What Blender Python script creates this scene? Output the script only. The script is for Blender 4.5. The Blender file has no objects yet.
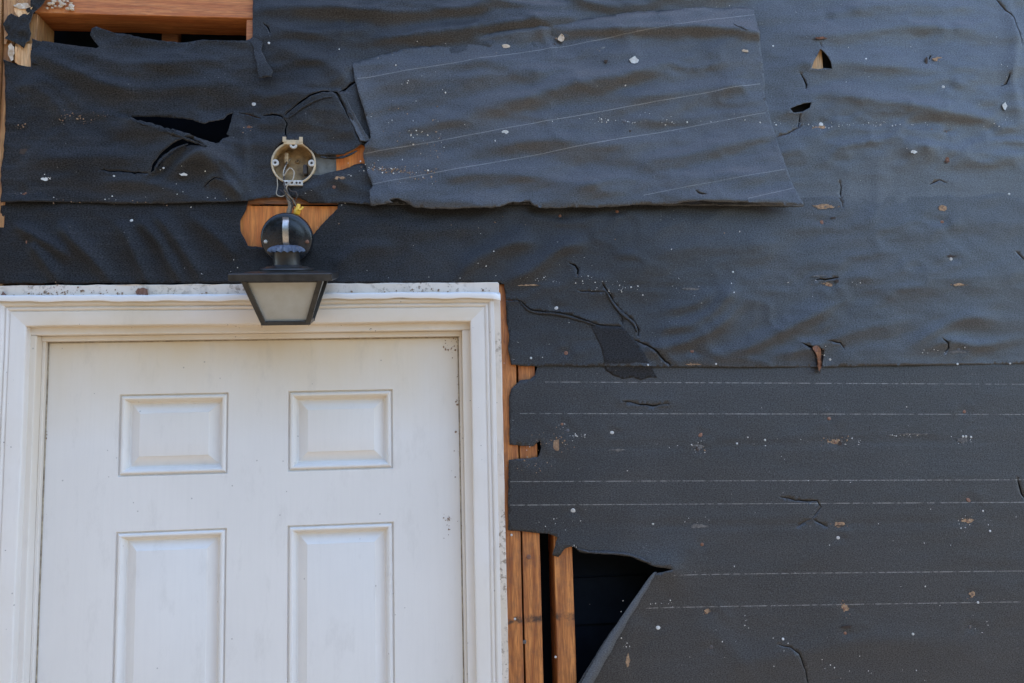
import bpy, bmesh, math, random
import numpy as np
from mathutils import Vector, Matrix
from mathutils.geometry import delaunay_2d_cdt

random.seed(7)
RNG = np.random.RandomState(11)
scene = bpy.context.scene
COL = scene.collection

# ------------------------------------------------------------------ camera
YAW, PIT, ROL = 0.1011, 0.1011, -0.0245
CAM = Vector((0.8408, -1.6963, 1.8306))
FPX, CX, CY = 760.0, 512.0, 341.5
_f = Vector((math.sin(YAW) * math.cos(PIT), math.cos(YAW) * math.cos(PIT), math.sin(PIT)))
_r = Vector((math.cos(YAW), -math.sin(YAW), 0))
_u = _r.cross(_f)
R2 = _r * math.cos(ROL) + _u * math.sin(ROL)
U2 = -_r * math.sin(ROL) + _u * math.cos(ROL)
cam_data = bpy.data.cameras.new('camera')
cam_data.sensor_width = 36.0
cam_data.lens = FPX / 1024.0 * 36.0
cam_data.clip_start = 0.05
cam_data.clip_end = 2000.0
cam = bpy.data.objects.new('camera', cam_data)
COL.objects.link(cam)
m3 = Matrix((R2, U2, -_f)).transposed()
cam.matrix_world = Matrix.Translation(CAM) @ m3.to_4x4()
scene.camera = cam

# ------------------------------------------------------------------ sky, sun, exposure
SUN_ELEV, SUN_AZ = math.radians(72), math.radians(108)     # azimuth from the wall's normal towards the right: the sun stands behind the house, the wall is in open shade
SUN_DIR = Vector((math.cos(SUN_ELEV) * math.sin(SUN_AZ), -math.cos(SUN_ELEV) * math.cos(SUN_AZ), math.sin(SUN_ELEV)))
world = bpy.data.worlds.new('World')
scene.world = world
world.use_nodes = True
wn = world.node_tree
wn.nodes.clear()
sky = wn.nodes.new('ShaderNodeTexSky')
sky.sky_type = 'NISHITA'
sky.sun_disc = False
sky.ozone_density = 1.7
sky.dust_density = 0.6
sky.sun_elevation = SUN_ELEV
sky.sun_rotation = math.atan2(SUN_DIR.x, SUN_DIR.y)
bg = wn.nodes.new('ShaderNodeBackground')
bg.inputs['Strength'].default_value = 0.12
wo = wn.nodes.new('ShaderNodeOutputWorld')
wn.links.new(sky.outputs[0], bg.inputs['Color'])
wn.links.new(bg.outputs[0], wo.inputs['Surface'])

sun_data = bpy.data.lights.new('sun', 'SUN')
sun_data.energy = 4.5
sun_data.angle = math.radians(0.5)
sun_data.color = (1.0, 0.90, 0.74)
sun = bpy.data.objects.new('sun', sun_data)
COL.objects.link(sun)
sun.rotation_euler = SUN_DIR.to_track_quat('Z', 'Y').to_euler()
sun.location = SUN_DIR * 10

scene.view_settings.view_transform = 'Standard'
scene.view_settings.look = 'None'
scene.view_settings.gamma = 1.0
scene.view_settings.exposure = 2.28
scene.view_settings.use_curve_mapping = False

# ------------------------------------------------------------------ helpers
def wall_pt(px, py, Y=0.0):
    """point of the plane y=Y that a measured spot of the wall lies on"""
    d = _f * FPX + R2 * (px - CX) + U2 * (CY - py)
    t = (Y - CAM.y) / d.y
    return CAM + d * t

_fa, _ra, _ua, _ca = (np.array(v) for v in (_f, R2, U2, CAM))
def wall_np(p):
    d = _fa * FPX + (p[:, 0:1] - CX) * _ra + (CY - p[:, 1:2]) * _ua
    t = (0 - _ca[1]) / d[:, 1:2]
    return _ca + d * t

def tag(o, label=None, cat=None, group=None, kind=None):
    if label: o['label'] = label
    if cat: o['category'] = cat
    if group: o['group'] = group
    if kind: o['kind'] = kind
    return o

def empty(name, loc, label, cat, group=None):
    o = bpy.data.objects.new(name, None)
    o.empty_display_size = 0.05
    o.location = loc
    COL.objects.link(o)
    return tag(o, label, cat, group)

def link(name, me, mat, parent=None, local=False):
    o = bpy.data.objects.new(name, me)
    COL.objects.link(o)
    if mat is not None:
        me.materials.clear()
        me.materials.append(mat)
    if parent is not None:
        o.parent = parent
        if not local:
            o.matrix_parent_inverse = Matrix.Translation(-full_loc(parent)) if parent.type == 'EMPTY' else Matrix.Identity(4)
    return o

def full_loc(o):
    return Vector(o.location)

def mesh_obj(name, verts, faces, mat, parent=None, smooth=False, local=False, angle=None):
    me = bpy.data.meshes.new(name)
    me.from_pydata([tuple(v) for v in verts], [], [tuple(f) for f in faces])
    me.validate()
    if smooth:
        me.polygons.foreach_set('use_smooth', [True] * len(me.polygons))
    o = link(name, me, mat, parent, local)
    if angle is not None:
        me.set_sharp_from_angle(angle=math.radians(angle))
    return o

def bm_obj(name, bm, mat, parent=None, smooth=False, local=False, angle=None):
    me = bpy.data.meshes.new(name)
    bmesh.ops.recalc_face_normals(bm, faces=bm.faces[:])
    bm.to_mesh(me); bm.free()
    if smooth:
        me.polygons.foreach_set('use_smooth', [True] * len(me.polygons))
    o = link(name, me, mat, parent, local)
    if angle is not None:
        me.set_sharp_from_angle(angle=math.radians(angle))
    return o

def box_bm(x0, x1, y0, y1, z0, z1, bevel=0.0, cuts=0, rough=0.0, seed=0, segs=2):
    bm = bmesh.new()
    bmesh.ops.create_cube(bm, size=1.0)
    for v in bm.verts:
        v.co = Vector((x0 if v.co.x < 0 else x1, y0 if v.co.y < 0 else y1, z0 if v.co.z < 0 else z1))
    if bevel:
        bmesh.ops.bevel(bm, geom=bm.edges[:], offset=bevel, segments=segs, affect='EDGES', profile=0.5)
    if cuts:
        L = max(x1 - x0, y1 - y0, z1 - z0)
        for e in [e for e in bm.edges if e.calc_length() > 0.6 * L]:
            pass
        bmesh.ops.subdivide_edges(bm, edges=[e for e in bm.edges if e.calc_length() > 0.6 * L], cuts=cuts, use_grid_fill=True)
        r = random.Random(seed)
        for v in bm.verts:
            v.co += Vector((r.uniform(-1, 1), r.uniform(-1, 1), r.uniform(-1, 1))) * rough
    return bm

def box(name, x0, x1, y0, y1, z0, z1, mat, parent=None, bevel=0.002, local=False, **kw):
    return bm_obj(name, box_bm(x0, x1, y0, y1, z0, z1, bevel, **kw), mat, parent, local=local)

def tube_bm(pts, rad, n=8, bm=None):
    bm = bm or bmesh.new()
    pts = [Vector(p) for p in pts]
    rings = []
    for i, p in enumerate(pts):
        a = pts[max(i - 1, 0)]; b = pts[min(i + 1, len(pts) - 1)]
        t = (b - a).normalized()
        ref = Vector((0, 1, 0)) if abs(t.y) < 0.9 else Vector((1, 0, 0))
        s = t.cross(ref).normalized(); q = t.cross(s)
        r = rad[i] if isinstance(rad, (list, tuple)) else rad
        rings.append([bm.verts.new(p + (s * math.cos(2 * math.pi * k / n) + q * math.sin(2 * math.pi * k / n)) * r) for k in range(n)])
    for a, b in zip(rings, rings[1:]):
        for k in range(n):
            bm.faces.new((a[k], a[(k + 1) % n], b[(k + 1) % n], b[k]))
    bm.faces.new(rings[0][::-1]); bm.faces.new(rings[-1])
    return bm

def smooth_path(pts, n=6):
    """Catmull-Rom through pts"""
    pts = [Vector(p) for p in pts]
    out = []
    for i in range(len(pts) - 1):
        p0, p1, p2, p3 = pts[max(i - 1, 0)], pts[i], pts[i + 1], pts[min(i + 2, len(pts) - 1)]
        for k in range(n):
            t = k / n
            out.append(0.5 * ((2 * p1) + (p2 - p0) * t + (2 * p0 - 5 * p1 + 4 * p2 - p3) * t * t + (3 * p1 - p0 - 3 * p2 + p3) * t ** 3))
    out.append(pts[-1])
    return out

def lathe_bm(prof, n=32, axis='Z', caps=True):
    """prof: (radius, height) pairs"""
    bm = bmesh.new()
    rings = []
    for r, h in prof:
        ring = []
        for k in range(n):
            a = 2 * math.pi * k / n
            c, s = r * math.cos(a), r * math.sin(a)
            ring.append(bm.verts.new((c, s, h) if axis == 'Z' else (c, h, s)))
        rings.append(ring)
    for a, b in zip(rings, rings[1:]):
        for k in range(n):
            bm.faces.new((a[k], a[(k + 1) % n], b[(k + 1) % n], b[k]))
    if caps:
        bm.faces.new(rings[0][::-1]); bm.faces.new(rings[-1])
    return bm

# ------------------------------------------------------------------ materials
def new_mat(name):
    m = bpy.data.materials.new(name)
    m.use_nodes = True
    nt = m.node_tree
    return m, nt, nt.nodes['Principled BSDF']

class NT:
    """small node-tree writer"""
    def __init__(s, nt): s.nt = nt
    def n(s, t, **kw):
        nd = s.nt.nodes.new(t)
        for k, v in kw.items(): setattr(nd, k, v)
        return nd
    def l(s, a, b): s.nt.links.new(a, b)
    def math(s, op, a, b=None, c=None, clamp=False):
        nd = s.n('ShaderNodeMath', operation=op, use_clamp=clamp)
        for i, v in enumerate((a, b, c)):
            if v is None: continue
            if isinstance(v, (int, float)): nd.inputs[i].default_value = v
            else: s.l(v, nd.inputs[i])
        return nd.outputs[0]
    def noise(s, vec, scale, detail=4, rough=0.55, dist=0.0):
        nd = s.n('ShaderNodeTexNoise')
        nd.inputs['Scale'].default_value = scale
        nd.inputs['Detail'].default_value = detail
        nd.inputs['Roughness'].default_value = rough
        nd.inputs['Distortion'].default_value = dist
        if vec is not None: s.l(vec, nd.inputs['Vector'])
        return nd.outputs['Fac']
    def ramp(s, fac, stops):
        nd = s.n('ShaderNodeValToRGB')
        el = nd.color_ramp.elements
        while len(el) < len(stops): el.new(0.5)
        for e, (p, c) in zip(el, stops):
            e.position = p
            e.color = (c, c, c, 1) if isinstance(c, (int, float)) else (*c, 1)
        s.l(fac, nd.inputs[0])
        return nd.outputs[0]
    def mix(s, fac, a, b, mode='MIX'):
        nd = s.n('ShaderNodeMix', data_type='RGBA', blend_type=mode)
        for i, v in ((0, fac), (6, a), (7, b)):
            if isinstance(v, (int, float)): nd.inputs[i].default_value = v
            elif isinstance(v, tuple): nd.inputs[i].default_value = (*v, 1)
            else: s.l(v, nd.inputs[i])
        return nd.outputs[2]
    def mapping(s, vec, scale=(1, 1, 1), loc=(0, 0, 0), rot=(0, 0, 0)):
        nd = s.n('ShaderNodeMapping')
        nd.inputs['Scale'].default_value = scale
        nd.inputs['Location'].default_value = loc
        nd.inputs['Rotation'].default_value = rot
        s.l(vec, nd.inputs['Vector'])
        return nd.outputs[0]
    def pos(s):
        return s.n('ShaderNodeNewGeometry').outputs['Position']
    def obj(s):
        return s.n('ShaderNodeTexCoord').outputs['Object']
    def bump(s, height, strength, dist, normal=None):
        nd = s.n('ShaderNodeBump')
        nd.inputs['Strength'].default_value = strength
        nd.inputs['Distance'].default_value = dist
        s.l(height, nd.inputs['Height'])
        if normal is not None: s.l(normal, nd.inputs['Normal'])
        return nd.outputs[0]

def seg_mask(t, x, z, A, B, width, breakup=None, thr=0.42):
    """a thin straight printed line on the sheet from A to B (x, z in metres on the wall)"""
    ax, az = A; bx, bz = B
    L = math.hypot(bx - ax, bz - az)
    dx, dz = (bx - ax) / L, (bz - az) / L
    # distance across
    d = t.math('ABSOLUTE', t.math('ADD', t.math('MULTIPLY', x, -dz), t.math('ADD', t.math('MULTIPLY', z, dx), ax * dz - az * dx)))
    m = t.math('SUBTRACT', 1.0, t.math('DIVIDE', d, width), clamp=True)
    al = t.math('ADD', t.math('MULTIPLY', x, dx), t.math('ADD', t.math('MULTIPLY', z, dz), -(ax * dx + az * dz)))
    m = t.math('MULTIPLY', m, t.math('MULTIPLY', t.math('GREATER_THAN', al, 0.0), t.math('LESS_THAN', al, L)))
    return m

def felt_mat(name, dark, light, rough=0.42, shade_x=None, deep=(0.0035, 0.0035, 0.0037), spec=0.58, crumple=0.6, lines=(), line_w=0.0014, line_op=0.45, dash=True, dust=0.35, brown=0.3):
    m, nt, b = new_mat(name)
    t = NT(nt)
    uv = t.n('ShaderNodeUVMap', uv_map='UVMap').outputs[0]     # metres along the sheet
    base_n = t.noise(uv, 5.0, 6, 0.62)
    col = t.mix(t.ramp(base_n, [(0.3, 0.0), (0.72, 1.0)]), dark, light)
    if shade_x:        # colour and sheen darkened to the left, painting in the dim reflections there
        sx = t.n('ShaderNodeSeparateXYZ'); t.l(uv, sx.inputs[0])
        fd = t.math('ADD', t.math('DIVIDE', t.math('SUBTRACT', sx.outputs[0], shade_x[0]), shade_x[1] - shade_x[0]), t.math('MULTIPLY', t.math('SUBTRACT', t.noise(uv, 2.5, 4, 0.6), 0.5), 0.7), clamp=True)
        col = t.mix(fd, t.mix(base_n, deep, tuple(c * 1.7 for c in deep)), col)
    # brownish weathering
    bn = t.noise(t.mapping(uv, (1, 2.2, 1), (3.1, 1.7, 0)), 6.0, 5, 0.6)
    col = t.mix(t.math('MULTIPLY', t.ramp(bn, [(0.45, 0.0), (0.75, 1.0)]), brown), col, (0.075, 0.064, 0.055))
    # pale dust streaks that lie along the horizontal run of the sheet
    dn = t.noise(t.mapping(uv, (1.0, 9.0, 1), (0.3, 5.7, 0)), 9.0, 8, 0.7)
    col = t.mix(t.math('MULTIPLY', t.ramp(dn, [(0.52, 0.0), (0.8, 1.0)]), dust), col, (0.19, 0.185, 0.18))
    # fibre fleck
    fn = t.noise(t.mapping(uv, (1.0, 1.9, 1)), 270.0, 4, 0.75)
    col = t.mix(t.ramp(fn, [(0.34, 0.0), (0.68, 1.0)]), t.mix(0.55, col, (0.004, 0.004, 0.004)), t.mix(0.22, col, (0.18, 0.18, 0.185)))
    # scuffs: short pale scratches
    sc = t.noise(t.mapping(uv, (0.5, 6.0, 1), (2.2, 8.1, 0), (0, 0, 0.35)), 26.0, 6, 0.75)
    col = t.mix(t.math('MULTIPLY', t.ramp(sc, [(0.66, 0.0), (0.78, 1.0)]), 0.35), col, (0.15, 0.145, 0.14))
    # tiny pale specks
    vo = t.n('ShaderNodeTexVoronoi'); vo.inputs['Scale'].default_value = 95.0
    t.l(uv, vo.inputs['Vector'])
    sn = t.noise(t.mapping(uv, (1, 1, 1), (9, 2, 0)), 7.0, 3, 0.6)
    spk = t.math('MULTIPLY', t.math('LESS_THAN', vo.outputs['Distance'], 0.085), t.ramp(sn, [(0.52, 0.0), (0.66, 1.0)]))
    col = t.mix(t.math('MULTIPLY', spk, 0.55), col, (0.34, 0.31, 0.27))
    if lines:
        sep = t.n('ShaderNodeSeparateXYZ'); t.l(uv, sep.inputs[0])
        x, z = sep.outputs[0], sep.outputs[1]
        tot = None
        for A, B in lines:
            k = seg_mask(t, x, z, A, B, line_w)
            tot = k if tot is None else t.math('MAXIMUM', tot, k)
        br = t.noise(t.mapping(uv, (1, 0.4, 1)), 75.0 if dash else 30.0, 3, 0.75)
        tot = t.math('MULTIPLY', tot, t.ramp(br, [(0.40, 0.05), (0.56, 1.0)]) if dash else t.ramp(br, [(0.3, 0.45), (0.6, 1.0)]))
        fade = t.noise(uv, 3.0, 2, 0.5)
        tot = t.math('MULTIPLY', tot, t.ramp(fade, [(0.3, 0.6), (0.6, 1.0)]))
        col = t.mix(t.math('MULTIPLY', tot, line_op), col, (0.62, 0.58, 0.53))
    t.l(col, b.inputs['Base Color'])
    t.l(t.math('ADD', t.math('MULTIPLY', base_n, 0.22), rough - 0.11 + 0.0), b.inputs['Roughness'])
    # the fibrous face breaks up the sheen; dusty runs are dull
    grain = t.math('MULTIPLY', t.ramp(fn, [(0.36, 0.45), (0.66, 1.25)]), t.math('SUBTRACT', 1.0, t.math('MULTIPLY', t.ramp(dn, [(0.5, 0.0), (0.75, 1.0)]), 0.45)))
    lvl = t.math('ADD', t.math('MULTIPLY', fd, spec - 0.12), 0.12) if shade_x else spec
    t.l(t.math('MULTIPLY', grain, lvl), b.inputs['Specular IOR Level'])
    h = t.noise(t.mapping(uv, (1.0, 1.4, 1)), 420.0, 5, 0.7)
    h2 = t.noise(t.mapping(uv, (1.0, 2.0, 1)), 60.0, 5, 0.6)
    rn = t.n('ShaderNodeTexNoise', noise_type='RIDGED_MULTIFRACTAL')
    rn.inputs['Scale'].default_value = 7.0; rn.inputs['Detail'].default_value = 3.0; rn.inputs['Roughness'].default_value = 0.45
    t.l(t.mapping(uv, (0.7, 1.5, 1)), rn.inputs['Vector'])
    nm = t.bump(t.math('POWER', t.math('MULTIPLY', rn.outputs['Fac'], 0.6, clamp=True), 2.5), crumple, 0.012)
    nm = t.bump(h2, 0.35, 0.0016, nm)
    nm = t.bump(h, 0.7, 0.0011, nm)
    t.l(nm, b.inputs['Normal'])
    return m

def paint_mat(name, base=(0.72, 0.70, 0.68), yellow=0.0, zstain=None, grime=0.2, rough=0.45, chips=0.0, streak='Z', bump=0.06):
    m, nt, b = new_mat(name)
    t = NT(nt)
    p = t.pos()
    sc = {'Z': (1, 1, 0.06), 'X': (0.06, 1, 1)}[streak]
    n1 = t.noise(t.mapping(p, sc), 110.0, 4, 0.6)
    n2 = t.noise(p, 3.2, 5, 0.6)
    col = t.mix(t.ramp(n2, [(0.3, 0.0), (0.7, 1.0)]), base, tuple(c * 0.93 for c in base))
    col = t.mix(t.math('MULTIPLY', t.ramp(n1, [(0.45, 0.0), (0.75, 1.0)]), 0.22), col, tuple(c * 0.86 for c in base))
    if zstain:
        sep = t.n('ShaderNodeSeparateXYZ'); t.l(p, sep.inputs[0])
        g = t.math('DIVIDE', t.math('SUBTRACT', sep.outputs[2], zstain[0]), zstain[1] - zstain[0], clamp=True)
        yn = t.noise(t.mapping(p, (1, 1, 0.45)), 4.5, 4, 0.6)
        g = t.math('MULTIPLY', g, t.ramp(yn, [(0.25, 0.35), (0.65, 1.0)]))
        col = t.mix(t.math('MULTIPLY', g, yellow), col, (0.66, 0.51, 0.29))
    elif yellow:
        yn = t.noise(p, 6.0, 4, 0.6)
        col = t.mix(t.math('MULTIPLY', t.ramp(yn, [(0.4, 0.0), (0.7, 1.0)]), yellow), col, (0.66, 0.55, 0.38))
    g2 = t.noise(t.mapping(p, (1, 1, 0.35), (4, 0, 2)), 22.0, 7, 0.72)
    col = t.mix(t.math('MULTIPLY', t.ramp(g2, [(0.55, 0.0), (0.8, 1.0)]), grime), col, (0.30, 0.26, 0.21))
    # fly specks
    vo = t.n('ShaderNodeTexVoronoi'); vo.inputs['Scale'].default_value = 26.0
    t.l(p, vo.inputs['Vector'])
    col = t.mix(t.math('MULTIPLY', t.math('LESS_THAN', vo.outputs['Distance'], 0.045), 0.45), col, (0.16, 0.12, 0.09))
    if chips:
        cn = t.noise(p, 95.0, 6, 0.7)
        cm = t.noise(p, 14.0, 3, 0.6)
        k = t.math('MULTIPLY', t.ramp(cn, [(0.52, 0.0), (0.58, 1.0)]), t.ramp(cm, [(0.45, 0.0), (0.6, 1.0)]))
        col = t.mix(t.math('MULTIPLY', k, chips), col, (0.24, 0.17, 0.11))
    t.l(col, b.inputs['Base Color'])
    b.inputs['Roughness'].default_value = rough
    nm = t.bump(n1, bump, 0.004)
    nm = t.bump(t.noise(p, 260.0, 4, 0.6), 0.12, 0.0006, nm)
    t.l(nm, b.inputs['Normal'])
    return m

def wood_mat(name, c1, c2, axis='Z', grime=0.35, rough=0.6, scale=1.0, bands=()):
    m, nt, b = new_mat(name)
    t = NT(nt)
    p = t.pos()
    st = {'Z': (1, 1, 0.07), 'X': (0.07, 1, 1)}[axis]
    q = t.mapping(p, st)
    n = t.noise(q, 70.0 * scale, 6, 0.62, 0.6)
    fine = t.noise(q, 420.0 * scale, 3, 0.6)
    col = t.mix(t.ramp(n, [(0.38, 0.0), (0.62, 1.0)]), c1, c2)
    col = t.mix(t.math('MULTIPLY', t.ramp(fine, [(0.42, 0.0), (0.62, 1.0)]), 0.55), col, tuple(c * 0.55 for c in c1))
    kn = t.n('ShaderNodeTexVoronoi'); kn.inputs['Scale'].default_value = 7.0
    t.l(t.mapping(p, (1.6, 1, 0.8) if axis == 'Z' else (0.8, 1, 1.6)), kn.inputs['Vector'])
    col = t.mix(t.math('MULTIPLY', t.math('SUBTRACT', 1.0, t.math('DIVIDE', kn.outputs['Distance'], 0.13), clamp=True), 0.75), col, tuple(c * 0.3 for c in c1))
    g = t.noise(p, 24.0, 6, 0.7)
    col = t.mix(t.math('MULTIPLY', t.ramp(g, [(0.5, 0.0), (0.75, 1.0)]), grime), col, (0.07, 0.05, 0.04))
    if bands:          # black marks left where old boards crossed
        sz = t.n('ShaderNodeSeparateXYZ'); t.l(p, sz.inputs[0])
        zz = t.math('ADD', sz.outputs[2], t.math('MULTIPLY', t.math('SUBTRACT', t.noise(p, 60.0, 4, 0.7), 0.5), 0.03))
        for zc, zw in bands:
            k = t.math('SUBTRACT', 1.0, t.math('DIVIDE', t.math('ABSOLUTE', t.math('SUBTRACT', zz, zc)), zw), clamp=True)
            col = t.mix(t.math('MULTIPLY', t.math('MULTIPLY', k, 1.5, clamp=True), t.ramp(t.noise(p, 45.0, 4, 0.7), [(0.38, 0.0), (0.58, 0.85)])), col, (0.028, 0.02, 0.016))
    t.l(col, b.inputs['Base Color'])
    b.inputs['Roughness'].default_value = rough
    t.l(t.bump(t.math('ADD', n, fine), 0.35, 0.0014), b.inputs['Normal'])
    return m

def plain_mat(name, col, rough=0.5, metal=0.0, var=0.25, vscale=40.0, bump=0.1, alt=None, spec=0.5):
    m, nt, b = new_mat(name)
    b.inputs['Specular IOR Level'].default_value = spec
    t = NT(nt)
    p = t.pos()
    n = t.noise(p, vscale, 5, 0.65)
    t.l(t.mix(t.math('MULTIPLY', t.ramp(n, [(0.35, 0.0), (0.7, 1.0)]), 1.0), col, alt or tuple(c * (1 - var) for c in col)), b.inputs['Base Color'])
    t.l(t.math('ADD', t.math('MULTIPLY', n, 0.25), rough - 0.12), b.inputs['Roughness'])
    b.inputs['Metallic'].default_value = metal
    t.l(t.bump(t.noise(p, vscale * 6, 4, 0.6), bump, 0.001), b.inputs['Normal'])
    return m

def wl(p, q, Y=0.0):
    a, b = wall_pt(*p, Y), wall_pt(*q, Y)
    return (a.x, a.z), (b.x, b.z)

LOW_LINES = [wl((545, 382), (1290, 385.6)), wl((520, 413.5), (1290, 414.9)), wl((510, 481.5), (1290, 478.7)),
             wl((510, 505), (1290, 500.7)), wl((672, 574.5), (1290, 568.1)), wl((645, 607.5), (1290, 597.4))]
PATCH_LINES = [wl((358, 83), (500, 60)), wl((500, 60), (752, 18)), wl((365, 157), (757, 87)), wl((373, 188), (762, 116)),
               wl((640, 199), (778, 174)), wl((740, 204), (786, 193))]
M = {}
M['felt_top'] = felt_mat('weathered_felt', (0.013, 0.013, 0.0145), (0.028, 0.028, 0.031), 0.42, spec=1.08, shade_x=(0.1, 1.9), brown=0.25, dust=0.25)
M['felt_mid'] = felt_mat('black_felt', (0.012, 0.012, 0.0125), (0.026, 0.025, 0.026), 0.41, spec=0.80, shade_x=(0.55, 1.9), brown=0.12, dust=0.2)
M['felt_low'] = felt_mat('lined_felt', (0.018, 0.0173, 0.0170), (0.031, 0.0296, 0.0290), 0.43, spec=0.56, shade_x=(0.3, 1.35), lines=LOW_LINES, brown=0.2, dust=0.15, crumple=0.14)
M['felt_patch'] = felt_mat('chalked_felt', (0.018, 0.018, 0.019), (0.038, 0.037, 0.039), 0.44, spec=0.84, lines=PATCH_LINES, line_w=0.0014, line_op=0.30, dash=False, brown=0.7, dust=0.35)
M['felt_fresh'] = felt_mat('fresh_felt', (0.010, 0.0095, 0.0095), (0.016, 0.015, 0.015), 0.75, spec=0.14, brown=0.0, dust=0.03, crumple=0.1)
M['felt_rim'] = plain_mat('torn_felt_edge', (0.105, 0.095, 0.085), 0.9, vscale=120, alt=(0.05, 0.046, 0.043))  # torn fibre, lightened to stand in for the highlight along the lips
M['felt_back'] = felt_mat('felt_reverse', (0.09, 0.09, 0.088), (0.15, 0.148, 0.142), 0.7, brown=0.1, dust=0.2)
M['door'] = paint_mat('door_paint', (0.785, 0.74, 0.675), yellow=0.95, zstain=(1.80, 2.05), grime=0.22, rough=0.42)
M['trim'] = paint_mat('trim_paint', (0.79, 0.73, 0.655), yellow=0.2, grime=0.16, rough=0.5)
M['trim_head'] = paint_mat('head_trim_paint', (0.77, 0.69, 0.59), yellow=0.55, grime=0.16, rough=0.5, streak='X')
M['jamb'] = paint_mat('jamb_paint', (0.78, 0.71, 0.62), yellow=0.55, zstain=(1.55, 2.1), grime=0.22, rough=0.5)
M['flaky'] = paint_mat('flaking_paint', (0.74, 0.63, 0.52), yellow=0.4, grime=0.6, rough=0.65, chips=0.85)
M['metal_white'] = paint_mat('white_flashing', (0.80, 0.77, 0.73), grime=0.12, rough=0.35, streak='X')
M['stud'] = wood_mat('stud_wood', (0.32, 0.095, 0.022), (0.62, 0.235, 0.058), 'Z', grime=0.55, bands=[(wall_pt(520, 620).z, 0.010)])
M['header'] = wood_mat('header_wood', (0.46, 0.135, 0.036), (0.66, 0.255, 0.078), 'X', grime=0.15)
M['ply'] = wood_mat('plywood', (0.66, 0.185, 0.030), (0.84, 0.30, 0.058), 'Z', grime=0.2, scale=0.7)
M['tan'] = wood_mat('corner_wood', (0.34, 0.15, 0.05), (0.52, 0.27, 0.10), 'Z', grime=0.45)
M['rust_wood'] = wood_mat('stained_wood', (0.20, 0.075, 0.03), (0.34, 0.14, 0.05), 'X', grime=0.4)
M['sheath'] = plain_mat('black_sheathing', (0.020, 0.018, 0.018), 0.85, var=0.4, vscale=30, spec=0.1)
M['cavity'] = plain_mat('cavity_lining', (0.010, 0.014, 0.020), 0.8, var=0.4, vscale=12, spec=0.08)
M['ground'] = plain_mat('dry_ground', (0.105, 0.086, 0.064), 0.9, var=0.3, vscale=2.0)
M['black_metal'] = plain_mat('black_enamel', (0.006, 0.007, 0.009), 0.26, var=0.2, vscale=60, alt=(0.016, 0.018, 0.022), bump=0.15)
M['worn_metal'] = plain_mat('worn_black_paint', (0.007, 0.007, 0.0072), 0.34, vscale=45, alt=(0.040, 0.036, 0.031), bump=0.3)
M['blue_metal'] = plain_mat('faded_collar', (0.035, 0.045, 0.07), 0.4, vscale=70, alt=(0.10, 0.12, 0.16))
M['steel'] = plain_mat('bright_steel', (0.62, 0.58, 0.52), 0.35, metal=0.95, vscale=80, alt=(0.35, 0.32, 0.28))
M['galv'] = plain_mat('dull_galvanised', (0.20, 0.19, 0.16), 0.55, metal=0.4, vscale=60, alt=(0.10, 0.095, 0.08))
M['box'] = plain_mat('dirty_box_metal', (0.52, 0.35, 0.17), 0.5, metal=0.1, vscale=45, alt=(0.12, 0.08, 0.04), bump=0.3)
M['box_rim'] = plain_mat('pale_box_rim', (0.64, 0.47, 0.27), 0.5, metal=0.1, vscale=90, alt=(0.34, 0.28, 0.19))
M['pale'] = plain_mat('pale_metal', (0.62, 0.60, 0.55), 0.45, metal=0.1, vscale=120, alt=(0.4, 0.36, 0.3))
M['wire_white'] = plain_mat('white_wire', (0.44, 0.38, 0.29), 0.5, vscale=120)
M['wire_dark'] = plain_mat('dark_wire', (0.06, 0.045, 0.035), 0.5, vscale=120)
M['wire_tan'] = plain_mat('frayed_cable', (0.26, 0.19, 0.12), 0.8, vscale=200, alt=(0.10, 0.075, 0.05))
M['seal'] = plain_mat('aged_seal', (0.48, 0.40, 0.28), 0.8, vscale=60, alt=(0.16, 0.12, 0.08))
M['nut'] = plain_mat('yellow_plastic', (0.80, 0.46, 0.03), 0.4, var=0.2)
M['nail_white'] = plain_mat('white_nail_cap', (0.62, 0.59, 0.54), 0.5, var=0.45, vscale=200)
M['nail_rust'] = plain_mat('rusty_nail', (0.26, 0.115, 0.06), 0.7, vscale=200, alt=(0.13, 0.06, 0.04))
M['nail_dark'] = plain_mat('dark_nail', (0.06, 0.055, 0.055), 0.5, vscale=200, alt=(0.13, 0.11, 0.10))
M['fibre'] = plain_mat('tan_torn_fibre', (0.46, 0.28, 0.15), 0.9, vscale=160, alt=(0.06, 0.045, 0.035), bump=0.4)
M['grey_fibre'] = plain_mat('grey_torn_fibre', (0.17, 0.155, 0.14), 0.9, vscale=160, alt=(0.05, 0.047, 0.045), bump=0.4)
M['rust_fibre'] = plain_mat('rust_torn_fibre', (0.22, 0.09, 0.045), 0.9, vscale=120, alt=(0.05, 0.03, 0.022), bump=0.4)
M['felt_dust'] = plain_mat('pale_felt_scuff', (0.075, 0.073, 0.072), 0.9, vscale=90, alt=(0.04, 0.039, 0.039), bump=0.3)
M['flake'] = plain_mat('white_paint_flake', (0.68, 0.64, 0.57), 0.6, vscale=120)
M['brown_bit'] = plain_mat('brown_debris', (0.16, 0.085, 0.045), 0.8, vscale=150, alt=(0.36, 0.23, 0.13))
M['dark_bit'] = plain_mat('dark_dirt', (0.05, 0.032, 0.022), 0.85, vscale=150)
M['chip'] = plain_mat('red_brown_chip', (0.20, 0.10, 0.065), 0.75, vscale=90)
M['caulk'] = plain_mat('crumbled_caulk', (0.62, 0.52, 0.40), 0.8, vscale=80, alt=(0.36, 0.24, 0.14), bump=0.4)
M['splinter'] = wood_mat('splintered_wood', (0.68, 0.36, 0.14), (0.80, 0.52, 0.27), 'Z', grime=0.15)

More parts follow.
